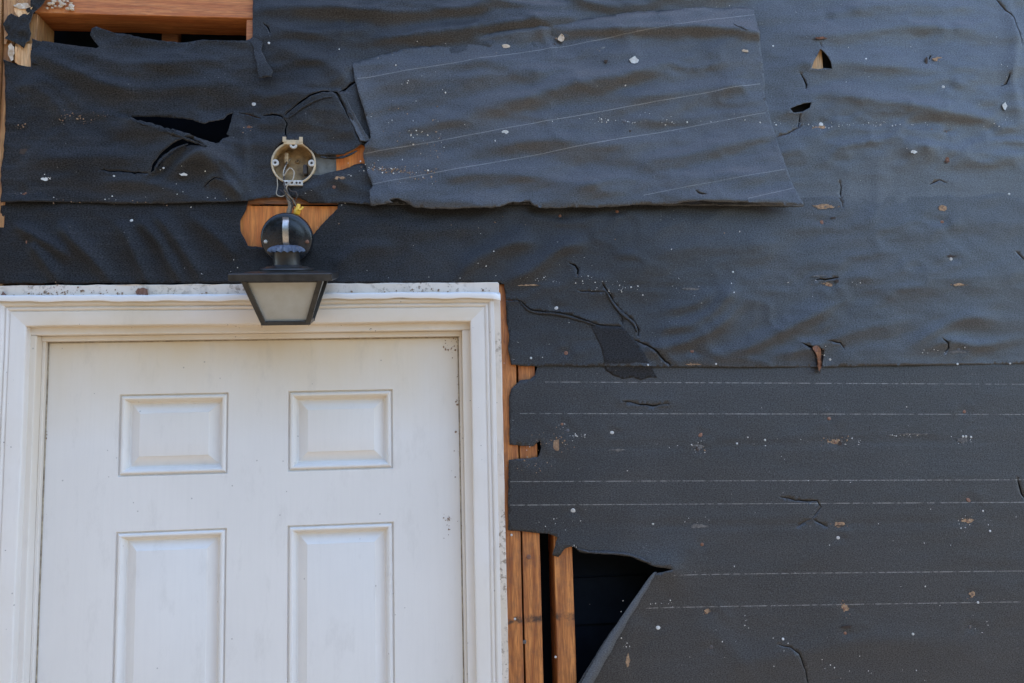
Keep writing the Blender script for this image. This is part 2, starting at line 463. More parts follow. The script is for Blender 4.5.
def glass_mat():
    m, nt, b = new_mat('frosted_glass')
    t = NT(nt)
    p = t.pos()
    n = t.noise(p, 22.0, 4, 0.6)
    t.l(t.mix(t.ramp(n, [(0.35, 0.0), (0.7, 1.0)]), (0.50, 0.49, 0.45), (0.41, 0.39, 0.33)), b.inputs['Base Color'])
    b.inputs['Roughness'].default_value = 0.35
    b.inputs['Transmission Weight'].default_value = 0.15
    t.l(t.bump(t.noise(p, 500.0, 3, 0.6), 0.1, 0.0005), b.inputs['Normal'])
    return m
M['glass'] = glass_mat()

# ------------------------------------------------------------------ felt sheets
_LAT = RNG.rand(4, 256, 256)
def vnoise(x, y, k=0):
    xi = np.floor(x).astype(int); yi = np.floor(y).astype(int)
    fx = x - xi; fy = y - yi
    fx = fx * fx * fx * (fx * (fx * 6 - 15) + 10); fy = fy * fy * fy * (fy * (fy * 6 - 15) + 10)
    L = _LAT[k]
    g = lambda a, b: L[a % 256, b % 256]
    return (g(xi, yi) * (1 - fx) + g(xi + 1, yi) * fx) * (1 - fy) + (g(xi, yi + 1) * (1 - fx) + g(xi + 1, yi + 1) * fx) * fy - 0.5
def fbm(x, y, k=0, octv=4):
    s = 0; a = 1.0
    for i in range(octv):
        s = s + a * vnoise(x * 2 ** i + 17.3 * i, y * 2 ** i + 5.1 * i, (k + i) % 4); a *= 0.5
    return s

def curve_pts(pts, n=5):
    P = [Vector((a, b, 0)) for a, b in pts]
    return np.array([(v.x, v.y) for v in smooth_path(P, n)])

def ridge(p, pts, amp, wu, wd=None):
    """fold along a line; wu / wd: widths above / below the crest (spots of the wall)"""
    wd = wd or wu
    c = curve_pts(pts)
    n = len(c) - 1
    best = np.full(len(p), 1e9); sd = np.zeros(len(p)); tt = np.zeros(len(p))
    for i in range(n):
        a, b = c[i], c[i + 1]
        ab = b - a; L2 = ab @ ab + 1e-9
        t = np.clip(((p - a) @ ab) / L2, 0, 1)
        q = p - (a + t[:, None] * ab)
        d = np.hypot(q[:, 0], q[:, 1])
        s = ab[0] * q[:, 1] - ab[1] * q[:, 0]
        if abs(ab[0]) < 1e-6 and ab[1] < 0: s = -s
        u = d < best
        best[u] = d[u]; sd[u] = np.sign(s[u]); tt[u] = (i + t[u]) / n
    w = np.where(sd > 0, wd, wu)
    tap = np.clip(np.minimum(tt, 1 - tt) / 0.3, 0, 1)
    tap = tap * tap * (3 - 2 * tap)
    endfall = np.exp(-(best / w) ** 1.45)
    return amp * endfall * (0.12 + 0.88 * tap)

def edge_lift(p, pts, amp, w):
    """curls the sheet outward near a torn edge"""
    c = np.array(pts, float)
    best = np.full(len(p), 1e9)
    for i in range(len(c) - 1):
        a, b = c[i], c[i + 1]; ab = b - a
        t = np.clip(((p - a) @ ab) / (ab @ ab + 1e-9), 0, 1)
        q = p - (a + t[:, None] * ab)
        best = np.minimum(best, np.hypot(q[:, 0], q[:, 1]))
    return amp * np.exp(-(best / w) ** 1.3)

def jag(poly, step=3.0, amp=0.5, closed=True):
    """subdivide an outline and roughen it like torn paper"""
    out = []
    n = len(poly)
    for i in range(n if closed else n - 1):
        a = np.array(poly[i], float); b = np.array(poly[(i + 1) % n], float)
        L = np.hypot(*(b - a)); k = max(1, int(L / step))
        nrm = np.array([-(b - a)[1], (b - a)[0]]) / max(L, 1e-6)
        for j in range(k):
            q = a + (b - a) * j / k
            off = amp * RNG.normal() if j else 0.3 * amp * RNG.normal()
            inside = -20 < q[0] < 1044 and -20 < q[1] < 703
            out.append(q + nrm * np.clip(off, -1.6 * amp, 1.6 * amp) * (1 if inside else 0))
    if not closed: out.append(np.array(poly[-1], float))
    return out

def crack(pts, w=1.2, taper=True):
    """a thin slit along a line as a hole outline"""
    c = jag(pts, 3.5, 0.4, closed=False)
    n = len(c)
    up, dn = [], []
    for i in range(n):
        a = c[max(i - 1, 0)]; b = c[min(i + 1, n - 1)]
        t = (b - a) / (np.hypot(*(b - a)) + 1e-9); nr = np.array([-t[1], t[0]])
        k = w * (0.25 + 0.75 * math.sin(math.pi * (0.06 + 0.88 * i / max(n - 1, 1))) ** 0.7 if taper else 1.0) * RNG.uniform(0.75, 1.2) * 0.5
        up.append(c[i] + nr * k); dn.append(c[i] - nr * k)
    return up + dn[::-1]

def in_poly(p, loops):
    c = np.zeros(len(p), bool)
    for lp in loops:
        A = np.array(lp); B = np.roll(A, -1, 0)
        for (x1, y1), (x2, y2) in zip(A, B):
            if y1 == y2: continue
            k = (y1 > p[:, 1]) != (y2 > p[:, 1])
            c ^= k & (p[:, 0] < (x2 - x1) * (p[:, 1] - y1) / (y2 - y1) + x1)
    return c

SHEETS = {}
def sheet(name, outline, holes, height, mat, parent=None, step=4.0, thick=0.0013, jag_amp=0.22, raw_holes=()):
    loops = [jag(outline, 3.5 if step < 5 else 6, jag_amp)] + [jag(h, 2.5, jag_amp) for h in holes] + [list(map(np.array, h)) for h in raw_holes]
    A = np.array(loops[0])
    lo, hi = A.min(0), A.max(0)
    pts = []
    def grid(x0, x1, y0, y1, s):
        ys = np.arange(y0, y1, s * 0.87)
        for j, y in enumerate(ys):
            xs = np.arange(x0 + (s / 2 if j % 2 else 0), x1, s)
            pts.append(np.stack([xs, np.full(len(xs), y)], 1))
    fx0, fx1, fy0, fy1 = max(lo[0], -30), min(hi[0], 1180), max(lo[1], -30), min(hi[1], 740)
    grid(fx0, fx1, fy0, fy1, step)
    G = np.concatenate(pts); pts.clear()
    grid(lo[0], hi[0], lo[1], hi[1], 18)
    K = np.concatenate(pts)
    K = K[(K[:, 0] < fx0 - 8) | (K[:, 0] > fx1 + 8) | (K[:, 1] < fy0 - 8) | (K[:, 1] > fy1 + 8)]
    G = np.concatenate([G, K]) if len(K) else G
    G = G + RNG.uniform(-0.18, 0.18, G.shape) * step
    G = G[in_poly(G, loops)]
    verts = [Vector(q) for lp in loops for q in lp]
    edges = []; o = 0
    for lp in loops:
        n = len(lp); edges += [(o + i, o + (i + 1) % n) for i in range(n)]; o += n
    verts += [Vector(q) for q in G]
    vv, ee, ff, *_ = delaunay_2d_cdt(verts, edges, [], 0, 1e-4)
    V = np.array([(v.x, v.y) for v in vv]); F = np.array(ff)
    cen = V[F].mean(1)
    F = F[in_poly(cen, loops)]
    used = np.unique(F); rm = -np.ones(len(V), int); rm[used] = np.arange(len(used))
    V = V[used]; F = rm[F]
    h = height(V)
    Pw = wall_np(V)
    uv = Pw[:, [0, 2]].copy()
    Pw[:, 1] -= h
    # orient towards the viewer (-y)
    a, b, c = Pw[F[:, 0]], Pw[F[:, 1]], Pw[F[:, 2]]
    ny = np.cross(b - a, c - a)[:, 1]
    F[ny > 0] = F[ny > 0][:, ::-1]
    me = bpy.data.meshes.new(name)
    me.from_pydata(Pw.tolist(), [], F.tolist())
    ul = me.uv_layers.new(name='UVMap')
    li = np.zeros(len(me.loops), int); me.loops.foreach_get('vertex_index', li)
    ul.data.foreach_set('uv', uv[li].ravel())
    me.polygons.foreach_set('use_smooth', [True] * len(me.polygons))
    ob = link(name, me, mat, parent)
    md = ob.modifiers.new('thickness', 'SOLIDIFY'); md.thickness = thick; md.offset = -1.0; md.material_offset_rim = 1
    me.materials.append(M['felt_rim'])
    SHEETS[name] = height
    return ob

NAILS_MID = [(556, 308, 'w'), (566, 353, 'r'), (692, 351, 'r'), (132, 221, 'w'), (951, 259, 'w'), (959.5, 284.5, 's'), (958, 349, 'd'), (957.5, 364, 's'), (1010, 363.5, 's'), (28, 242, 'r'), (30, 196, 'q'), (822, 222, 'r'), (942, 222, 'q'),
                (733, 272, 's'), (733.5, 292, 's'), (830, 359.5, 's'), (617, 212, 'q'), (560, 216, 'q'), (829, 285, 'q'), (716, 364, 's'), (648, 365, 's'), (531, 358, 's')]
NAILS_TOP = [(254, 104, 'w'), (253.5, 43.5, 'w'), (269, 43, 's'), (163.5, 168, 's'), (943, 87, 'w'), (821, 124.5, 'w'), (866, 59, 's'), (946, 133, 'q'), (947, 160, 'q'), (776, 125, 's'), (943, 206.5, 'q'), (24, 96, 'r'), (29, 152, 'r'), (26, 194, 'q'), (114, 176, 's'), (1009, 194, 's'), (825, 21, 'd'), (947, 28, 'q'), (247, 129, 'q'), (334, 187, 'q'), (824, 206, 'd'), (987, 131, 'd')]
NAILS_LOW = [(612, 432.5, 'w'), (567.5, 430.5, 'd'), (573, 511, 'w'), (653, 524, 's'), (700, 434.5, 'r'), (702, 544.5, 'q'), (658, 627, 'w'), (838, 538, 'w'), (829, 418.5, 'q'), (836, 442, 'r'), (964, 411.5, 'q'), (968.5, 499.5, 'r'), (967, 521, 'q'), (839, 525, 'r'), (845, 608, 'r'), (845, 633, 'q'), (972, 595, 'q'), (978, 602.5, 's'), (707, 612, 'q'), (711, 647, 'd'), (737, 443.5, 's'), (765, 440, 's'), (983, 511, 's'), (913, 634, 's'), (963, 436.5, 's'), (966, 436.5, 's'), (971, 437, 's'), (699, 449, 'd'), (557, 447, 'r'), (562, 424, 'q'), (783, 639, 's'), (990, 531, 's'), (970, 627, 'd'), (602, 664, 's')]

def pucker(p, nails, amp=0.0022):
    """the sheet is pulled in at every fastener and bunches beside it"""
    h = np.zeros(len(p))
    for x, y, k in nails:
        if k in 's': continue
        dx, dy = p[:, 0] - x, p[:, 1] - y
        near = (np.abs(dx) < 40) & (np.abs(dy) < 25)
        d = np.hypot(dx[near] / 1.7, dy[near])
        a = np.arctan2(dy[near], dx[near])
        h[near] += -amp * np.exp(-(d / 3.5) ** 2) + 0.6 * amp * np.exp(-((d - 6) / 4.5) ** 2) * (0.5 + 0.5 * np.cos(3 * a + x))
    return h

def crease(p, sx, sy, k, amp, sharp=9):
    """thin sharp fold lines"""
    n = vnoise(p[:, 0] / sx + 3.7, p[:, 1] / sy + 1.9, k) + 0.45 * vnoise(p[:, 0] / sx * 2.3, p[:, 1] / sy * 2.3, (k + 1) % 4)
    return amp * np.clip(1 - np.abs(3.0 * n), 0, 1) ** (sharp / 4.0) * np.clip(0.5 + 1.6 * vnoise(p[:, 0] / 110, p[:, 1] / 60, (k + 2) % 4), 0, 1)

# --- heights (metres outwards of the wall plane)
def h_low(p):
    h = 0.0015 + 0.0016 * fbm(p[:, 0] / 120, p[:, 1] / 70, 0) + 0.0008 * fbm(p[:, 0] / 40, p[:, 1] / 22, 1)
    for pts, a, w, wd in [
        ([(700, 668), (780, 655), (880, 640), (1024, 648)], 0.003, 14, 18),
        ([(690, 625), (725, 640), (760, 690)], 0.0025, 10, 14),
        ([(640, 610), (625, 650), (612, 700)], 0.004, 10, 18),
        ([(715, 605), (724, 612), (735, 625)], 0.0015, 4, 6),
        ([(512, 452), (530, 470), (560, 462)], 0.0018, 6, 8),
        ([(540, 440), (556, 448), (575, 440)], 0.002, 5, 7),
        ([(835, 625), (855, 622), (872, 627)], 0.0013, 4, 5)]:
        h = h + ridge(p, pts, a, w, wd)
    h = h + pucker(p, NAILS_LOW, 0.0016) + crease(p, 90, 45, 1, 0.0007)
    h = h + edge_lift(p, [(555, 545), (575, 548), (612, 554), (645, 562), (672, 568)], 0.004, 14)
    h = h + edge_lift(p, [(668, 570), (652, 574), (630, 606), (590, 683), (560, 740)], 0.010, 22)
    h = h - 0.0028 * np.clip((365 - p[:, 1]) / 8, 0, 1)
    h = h + edge_lift(p, [(512, 388), (509, 445)], 0.0012, 4) + edge_lift(p, [(508, 462), (508, 530)], 0.001, 4)
    h = h + edge_lift(p, [(622, 401), (652, 406), (668, 404)], 0.002, 6) * (p[:, 1] < 405)
    h = h - ridge(p, [(505, 446), (700, 446), (900, 441), (1040, 440)], 0.0012, 2.5) - ridge(p, [(580, 525), (700, 525), (900, 523), (1040, 521)], 0.0012, 2.5)
    return h

def h_mid(p):
    h = 0.0045 + 0.0040 * fbm(p[:, 0] / 90, p[:, 1] / 45, 2) + 0.0020 * fbm(p[:, 0] / 34 + p[:, 1] / 60, p[:, 1] / 17, 3)
    for pts, a, w, wd in [
        ([(14, 224), (35, 236), (60, 250), (74, 262)], 0.009, 6, 5),
        ([(32, 243), (46, 260), (64, 286)], 0.009, 6, 6),
        ([(60, 222), (75, 240), (95, 260), (118, 288)], 0.011, 8, 7),
        ([(118, 222), (130, 240), (140, 262), (150, 288)], 0.009, 7, 6),
        ([(138, 220), (158, 240), (170, 262), (184, 288)], 0.010, 7, 5),
        ([(154, 212), (170, 230), (188, 256), (206, 286)], 0.009, 7, 6),
        ([(186, 212), (205, 228), (226, 246), (236, 262)], 0.006, 8, 7),
        ([(330, 240), (380, 226), (440, 232), (500, 224)], 0.003, 12, 12),
        ([(330, 270), (360, 250), (400, 248)], 0.004, 8, 10),
        ([(455, 284), (475, 262), (510, 246), (540, 242)], 0.007, 9, 8),
        ([(500, 286), (530, 272), (560, 250), (590, 244)], 0.007, 9, 7),
        ([(600, 262), (660, 250), (740, 246), (800, 236)], 0.0025, 16, 14),
        ([(632, 352), (672, 346), (712, 330), (745, 300)], 0.006, 9, 7),
        ([(640, 332), (684, 326), (716, 308), (736, 280)], 0.005, 8, 7),
        ([(655, 312), (690, 306), (715, 290)], 0.0035, 7, 7),
        ([(700, 358), (745, 348), (800, 322), (840, 300)], 0.005, 9, 8),
        ([(740, 362), (800, 350), (860, 330), (910, 322)], 0.003, 8, 8),
        ([(900, 350), (935, 330), (965, 318), (1005, 322)], 0.004, 9, 8),
        ([(916, 352), (945, 342), (975, 346), (1024, 338)], 0.0035, 6, 6),
        ([(840, 275), (900, 286), (960, 282), (1024, 290)], 0.0022, 14, 12)]:
        h = h + ridge(p, pts, a * 1.9, w * 0.95, wd * 0.95)
    h = h + pucker(p, NAILS_MID, 0.0024) + crease(p, 60, 34, 2, 0.0028) + crease(p, 36, 20, 0, 0.0014)
    h = h + edge_lift(p, [(505, 366), (672, 367), (1024, 364)], 0.0012, 5)
    h = h + edge_lift(p, [(602, 284), (613, 302), (632, 322), (638, 338), (650, 348), (672, 367)], 0.0014, 8)
    h = h + edge_lift(p, [(517, 300), (532, 311), (580, 319), (597, 325), (622, 327)], 0.0014, 8)
    h = h + edge_lift(p, [(241, 222), (249, 247), (275, 248)], 0.004, 8) + edge_lift(p, [(338, 210), (322, 226), (308, 248)], 0.005, 9)
    h = h + edge_lift(p, [(570, 264), (577, 276)], 0.003, 6)
    h = h + edge_lift(p, [(798, 342), (816, 350), (818, 378)], 0.003, 6)
    h = h + edge_lift(p, [(12, 284), (250, 284), (500, 283)], 0.003, 7)
    h = h - 0.0030 * np.clip((199 - p[:, 1]) / 8, 0, 1) * np.clip((p[:, 0] - 770) / 30, 0, 1) - 0.006 * np.clip((203 - p[:, 1]) / 6, 0, 1) * np.clip((800 - p[:, 0]) / 30, 0, 1)
    h = h - ridge(p, [(505, 286), (700, 287), (900, 284), (1040, 284)], 0.0015, 2.5)
    return h

def h_top(p):
    x = p[:, 0]
    h = 0.0095 + 0.0055 * fbm(x / 110, p[:, 1] / 34, 1) + 0.0046 * fbm(x / 42, p[:, 1] / 16, 2)
    for pts, a, w, wd in [
        ([(240, 14), (300, 14), (350, 16), (410, 19), (480, 12), (545, 5)], 0.010, 16, 6),
        ([(370, 42), (430, 38), (490, 31), (540, 24), (600, 18)], 0.010, 11, 6),
        ([(330, 4), (400, 2), (470, 0), (540, -8)], 0.006, 9, 8),
        ([(470, -12), (492, 4), (530, 11), (590, 9)], 0.006, 7, 6),
        ([(556, -12), (572, 2), (605, 10), (650, 8)], 0.006, 7, 6),
        ([(610, -10), (640, 0), (700, 2), (760, -4)], 0.005, 8, 7),
        ([(262, 45), (300, 58), (335, 72), (356, 90)], 0.007, 16, 14),
        ([(262, 30), (320, 36), (380, 32)], 0.005, 7, 7),
        ([(250, 96), (280, 100), (310, 90), (330, 84)], 0.005, 10, 8),
        ([(28, 56), (66, 70), (104, 86), (150, 100)], 0.010, 9, 11),
        ([(52, 50), (92, 60), (130, 68), (190, 66), (246, 60)], 0.007, 9, 10),
        ([(110, 88), (160, 92), (220, 86), (248, 92)], 0.005, 9, 9),
        ([(14, 90), (40, 92), (62, 110), (70, 140)], 0.006, 8, 9),
        ([(30, 78), (60, 90), (85, 112)], 0.004, 6, 8),
        ([(20, 150), (60, 160), (104, 160), (150, 158)], 0.006, 14, 16),
        ([(164, 182), (196, 164), (222, 172), (243, 200)], 0.010, 9, 8),
        ([(188, 160), (214, 158), (236, 172), (246, 190)], 0.007, 7, 6),
        ([(206, 190), (218, 181), (236, 192), (240, 203)], 0.006, 5, 5),
        ([(90, 192), (130, 184), (170, 190), (200, 198)], 0.004, 7, 8),
        ([(240, 118), (246, 150), (249, 200)], 0.003, 4, 4),
        ([(292, 130), (320, 112), (345, 116)], 0.006, 18, 18),
        ([(300, 196), (330, 184), (362, 190)], 0.004, 7, 8),
        ([(750, 34), (830, 38), (910, 30), (1024, 36)], 0.0055, 15, 9),
        ([(760, 70), (840, 66), (930, 72), (1030, 66)], 0.005, 14, 9),
        ([(790, 98), (850, 100), (910, 110), (960, 118), (1010, 128)], 0.006, 13, 7),
        ([(880, 86), (930, 88), (985, 82)], 0.003, 8, 7),
        ([(820, 14), (900, 8), (1000, 14)], 0.004, 9, 8),
        ([(800, 150), (880, 146), (980, 154)], 0.002, 14, 14),
        ([(1000, -10), (1012, 40), (1008, 80), (1018, 130)], 0.004, 7, 8),
        ([(800, 186), (835, 184), (850, 190)], 0.0018, 4, 5),
        ([(925, 186), (945, 182), (962, 188)], 0.002, 4, 4)]:
        h = h + ridge(p, pts, a * 1.9, w * 0.95, wd * 0.95)
    h = h + pucker(p, NAILS_TOP, 0.0028) + crease(p, 70, 26, 3, 0.0046) + crease(p, 38, 17, 1, 0.0022)
    # flaps that stand away from the wall
    h = h + edge_lift(p, [(140, 122), (150, 125), (170, 132), (185, 138), (196, 142), (206, 147)], 0.020, 18) * (p[:, 1] > 123 + (x - 140) * 0.30)
    h = h + edge_lift(p, [(196, 142.5), (178, 148), (164, 157), (155, 172)], 0.010, 12) * (x < 196) * ((x - 154) * 0.75 + p[:, 1] < 178)
    h = h + edge_lift(p, [(288, 118), (300, 108), (315, 100), (330, 96), (340, 98), (352, 126), (361, 148)], 0.009, 14) * (x < 362) * (p[:, 1] > 95)
    h = h + edge_lift(p, [(318, 157), (345, 157), (360, 150)], 0.007, 10) * (p[:, 1] < 158)
    h = h + edge_lift(p, [(47, 46), (100, 52), (93, 38), (103, 30), (165, 44), (250, 44)], 0.005, 9)
    h = h + edge_lift(p, [(12, 204), (245, 203), (280, 199), (345, 204), (372, 206)], 0.003, 6)
    h = h + edge_lift(p, [(817, 52), (828, 72), (808, 71)], 0.004, 7) + edge_lift(p, [(787, 111), (808, 105)], 0.004, 6)
    q = p.copy(); q[:, 1] = np.maximum(q[:, 1], 206)
    k = np.clip((p[:, 1] - 140) / 60, 0, 1) * np.clip((x - 770) / 40, 0, 1); k = k * k * (3 - 2 * k)
    h = h * (1 - k) + k * (h_mid(q) - 0.0005 + 0.0030 * np.clip((x - 1060) / 80, 0, 1))
    h = h - ridge(p, [(780, 128), (900, 127), (1040, 124)], 0.002, 2.5)
    return h

def h_patch(p):
    x, y = p[:, 0], p[:, 1]
    h = 0.0200 + 0.0065 * fbm((x + 0.5 * y) / 120, (y + 0.16 * x) / 32, 3) + 0.0056 * fbm(x / 44, (y + 0.16 * x) / 15, 0)
    for pts, a, w, wd in [
        ([(560, 34), (610, 36), (680, 34), (740, 37), (766, 42)], 0.010, 11, 4.5),
        ([(430, 44), (500, 38), (560, 30), (640, 22), (740, 14)], 0.004, 8, 6),
        ([(380, 92), (450, 84), (520, 76), (570, 80)], 0.004, 11, 9),
        ([(440, 116), (510, 106), (560, 92), (620, 80), (700, 58)], 0.0075, 14, 9),
        ([(600, 104), (660, 98), (720, 92), (760, 86)], 0.004, 8, 8),
        ([(380, 140), (440, 126), (480, 128)], 0.004, 9, 8),
        ([(470, 154), (540, 146), (600, 150), (660, 142)], 0.005, 10, 8),
        ([(600, 168), (670, 160), (740, 146), (770, 140)], 0.0045, 10, 8),
        ([(420, 180), (500, 178), (580, 186), (640, 182)], 0.005, 11, 9),
        ([(650, 188), (710, 180), (770, 182)], 0.0035, 8, 8),
        ([(460, 62), (500, 66), (560, 60)], 0.0025, 6, 6)]:
        h = h + ridge(p, pts, a * 1.9, w * 0.95, wd * 0.95)
    h = h + crease(p, 80, 26, 0, 0.0046) + crease(p, 40, 17, 2, 0.0022)
    bot = [(372, 207), (400, 203), (490, 209), (545, 208), (690, 203), (793, 208)]
    h = h + edge_lift(p, bot, 0.015, 22) + edge_lift(p, [(700, 206), (793, 209)], 0.010, 36)
    h = h + edge_lift(p, [(793, 208), (778, 165)], 0.006, 20)
    h = h + edge_lift(p, [(356, 85), (368, 125), (372, 142)], 0.008, 12)
    # the upper edge lies down on the sheet beneath
    top = np.interp(x, [350, 440, 500, 600, 755], [67, 48, 34, 21, 10])
    h = h - 0.0075 * np.exp(-np.clip(y - top, 0, None) / 11.0) * np.clip((x - 400) / 60, 0.5, 1)
    rt = np.clip((x - 735) / 28, 0, 1) * (y < 130)
    h = h - 0.003 * rt
    return h

# --- outlines in measured wall spots
OUT_R, OUT_T, OUT_B, OUT_L = 1290, -170, 1150, -50
low = empty('felt_sheet', wall_pt(800, 560, 0), 'lower black felt sheet with dashed white lines, torn open beside the studs', 'roofing felt', 'felt sheets nailed over the wall')
LOW_OUT = [(513, 362), (513, 296), (OUT_R, 296), (OUT_R, OUT_B), (420, OUT_B), (500, 820), (548, 735), (577, 683), (592, 658), (610, 630), (630, 602), (648, 578), (653, 573), (672, 568),
           (655, 566), (645, 562), (630, 556), (612, 554), (590, 553), (580, 552), (573, 546), (565, 548), (558, 557), (552, 555), (555, 545), (557, 537), (548, 533.5), (540, 533), (508, 530),
           (508, 495), (508.5, 460), (515, 459), (530, 458), (538, 457), (541, 448), (540, 440), (533, 446.5), (520, 446), (509.5, 444.5), (509, 420), (509, 396), (511, 389), (514, 386), (520, 380), (530, 379), (535, 375), (537.5, 366.5), (520, 366)]
low_cracks = [crack(c, w * 0.7) for c, w in [
    ([(622, 401.5), (632, 402.5), (642, 404.5), (652, 406), (660, 404.5), (669, 403.5)], 1.7),
    ([(780, 497), (792, 499.5), (806, 501), (817, 501), (821, 507), (816, 513), (812, 518)], 1.5),
    ([(812.5, 518.8), (820, 523), (827, 527)], 1.2), ([(811, 519), (803, 523), (796, 527)], 0.6),
    ([(778, 644), (790, 647), (798, 653), (802, 662), (805, 670), (807, 680), (810, 700)], 1.6),
    ([(1017, 478), (1019, 486), (1021, 494), (1026, 500)], 2.6),
    ([(655, 566), (664, 567.5), (680, 569)], 1.6)]]
sheet('felt_layer', LOW_OUT, [], h_low, M['felt_low'], low, step=4.4, raw_holes=low_cracks[:-1] if False else low_cracks[:6])

mid = empty('felt_sheet', wall_pt(700, 290, 0), 'middle black felt sheet with split cracks above the door corner and lap edge', 'roofing felt', 'felt sheets nailed over the wall')
MID_OUT = [(3, 190), (OUT_R, 190), (OUT_R, 360), (1040, 363.5), (940, 365), (823, 367), (763, 367.5), (672, 367), (560, 366), (537, 366.2), (511, 365), (508, 350), (509, 335), (506.5, 320), (505.5, 300), (504, 285), (500, 283.5), (-3, 284)]
mid_cracks = [crack(c, w) for c, w in [
    ([(506, 300), (517, 300), (524, 305), (532, 311), (545, 312.5), (556, 313), (568, 315), (580, 319), (590, 323), (600, 325.5), (612, 326.5), (621, 327)], 1.5),
    ([(602, 284), (607, 292), (611, 298), (613, 303), (618, 309), (621.5, 313), (628, 317), (633, 322), (637, 328), (638, 336)], 2.0),
    ([(621, 314.5), (622.5, 320), (622.5, 325)], 1.2),
    ([(633, 340), (642, 344), (650, 348), (656, 353), (662, 359), (670, 366)], 1.8),
    ([(578, 291), (592, 292.5), (603, 292.5)], 0.6),
    ([(569, 264), (575, 266), (577.5, 270), (577, 277)], 1.7),
    ([(940, 339), (945, 343), (946.5, 348), (943, 353)], 1.8), ([(827, 341), (839, 343), (843, 349)], 1.2),
    ([(815, 280), (828, 279.5), (837, 278)], 1.6), ([(836, 196), (839, 200), (842, 208)], 1.2),
    ([(1015, 252), (1020, 258), (1026, 264)], 1.0)]]
LAMP_HOLE = [(249, 200), (246, 212), (241, 222), (241.5, 232), (246, 240), (249, 247), (275, 249), (305, 250), (312, 238), (322, 226), (332, 216), (338, 210), (340, 200)]
RUST_HOLE = [(798, 342), (806, 345), (812, 347), (818, 347.5), (822.5, 350), (822, 358), (821, 366), (818.5, 374), (817.5, 366), (816, 366), (815, 357), (810, 349.5), (804, 346)]
sheet('felt_layer', MID_OUT, [LAMP_HOLE], h_mid, M['felt_mid'], mid, step=3.5, raw_holes=mid_cracks + [RUST_HOLE])

top = empty('felt_sheet', wall_pt(600, 100, 0), 'upper wrinkled felt sheet with a long rip left of the round electrical box', 'roofing felt', 'felt sheets nailed over the wall')
TOP_OUT = [(254, OUT_T), (OUT_R, OUT_T), (OUT_R, 206), (1040, 206), (860, 207), (793, 207), (560, 206), (372, 206), (345, 204.5), (330, 205), (310, 204.5), (300, 199.5), (280, 199), (263, 200), (250, 203), (232, 203.5), (180, 205), (120, 205), (60, 203.5), (4, 204),
           (4, 170), (7, 140), (8, 90), (6, 62), (15, 65), (26, 68), (34, 69.5), (35, 60), (37, 50), (42, 47), (47, 45), (75, 49), (100, 52.5), (102.5, 50), (96, 43), (93, 38), (94.5, 31.5), (99, 29.5), (105, 32), (118, 36), (130, 38), (148, 42), (165, 44), (185, 45.5), (205, 43.5), (230, 44), (247, 44.5), (252, 42), (254, 40)]
RIP = [(128, 120), (142, 118.6), (160, 118.4), (178, 119.6), (194, 121.4), (200, 124), (206, 126.2), (211, 124), (217, 122.4), (225, 121), (228, 116), (234, 113.8), (232.5, 121), (230.5, 130), (228, 136), (231.5, 138), (225, 141), (219, 147.5), (209, 145.5), (202, 143), (196, 141), (185, 137.2), (170, 131.5), (150, 124.6)]
RIP2 = [(154, 176), (156, 168), (164, 158.5), (176, 149.8), (188, 145), (196, 144), (205, 148), (213, 153), (204, 151.8), (196, 150.5), (186, 152), (177, 156), (168, 162.5), (160.5, 172.5)]
BOX_HOLE = [(276, 151), (283, 145), (293, 143), (303, 145), (311, 152), (318, 156.5), (330, 158.5), (345, 157), (357, 151.5), (363, 147), (368, 150), (369, 165), (362, 164.5), (355, 166), (350, 169), (338, 173), (322, 177), (311, 176), (304, 181), (294, 184), (283, 181), (276, 175), (273.5, 166), (273.5, 158)]
TRI = [(817, 52), (820, 55), (824, 60), (826.5, 66), (828.5, 72), (820, 71.5), (815, 72.5), (808, 71.5), (810, 65), (813, 60)]
EYE = [(787, 111), (795, 108), (801, 106), (808, 105), (807, 110), (800, 114), (791, 115)]
top_cracks = [crack(c, w) for c, w in [
    ([(240, 114.5), (250, 116), (262, 120)], 1.3), ([(264, 117.5), (274, 117), (281, 118.5), (285, 121)], 1.8),
    ([(286.5, 119.5), (293, 114), (300, 108.5), (308, 103.5), (316, 99.5), (325, 96.5), (333, 95.8), (338, 97.5), (345, 110), (352, 124), (358, 138), (361, 146)], 2.2),
    ([(285.5, 121.5), (288.5, 127), (286.5, 133), (288.5, 140)], 1.4),
    ([(341, 97), (348, 91), (354, 86), (358, 83)], 1.8),
    ([(205, 189), (212, 184), (218, 181), (228, 184)], 1.4), ([(104, 172.5), (130, 174.5), (152, 176)], 1.4),
    ([(265, 27), (270, 32), (272, 37)], 1.4),
    ([(798, 76), (801, 81), (804, 87), (803.5, 91)], 1.7), ([(797.5, 116), (797.5, 122), (797, 128)], 1.5),
    ([(838, 182), (840, 188), (839, 194), (841.5, 202)], 1.1), ([(817, 46), (819, 50)], 1.2), ([(774, 139), (788, 134), (800, 127)], 0.5),
    ([(1005, 76), (1003, 86), (998, 88)], 1.4), ([(925.5, 62), (927.5, 58)], 2.2), ([(928, 185), (938, 181), (944, 183.5)], 0.9), ([(986, -6), (1010, 20), (1018, 46)], 1.0)]]
sheet('felt_layer', TOP_OUT, [RIP, RIP2, BOX_HOLE], h_top, M['felt_top'], top, step=3.3, raw_holes=top_cracks + [TRI, EYE])

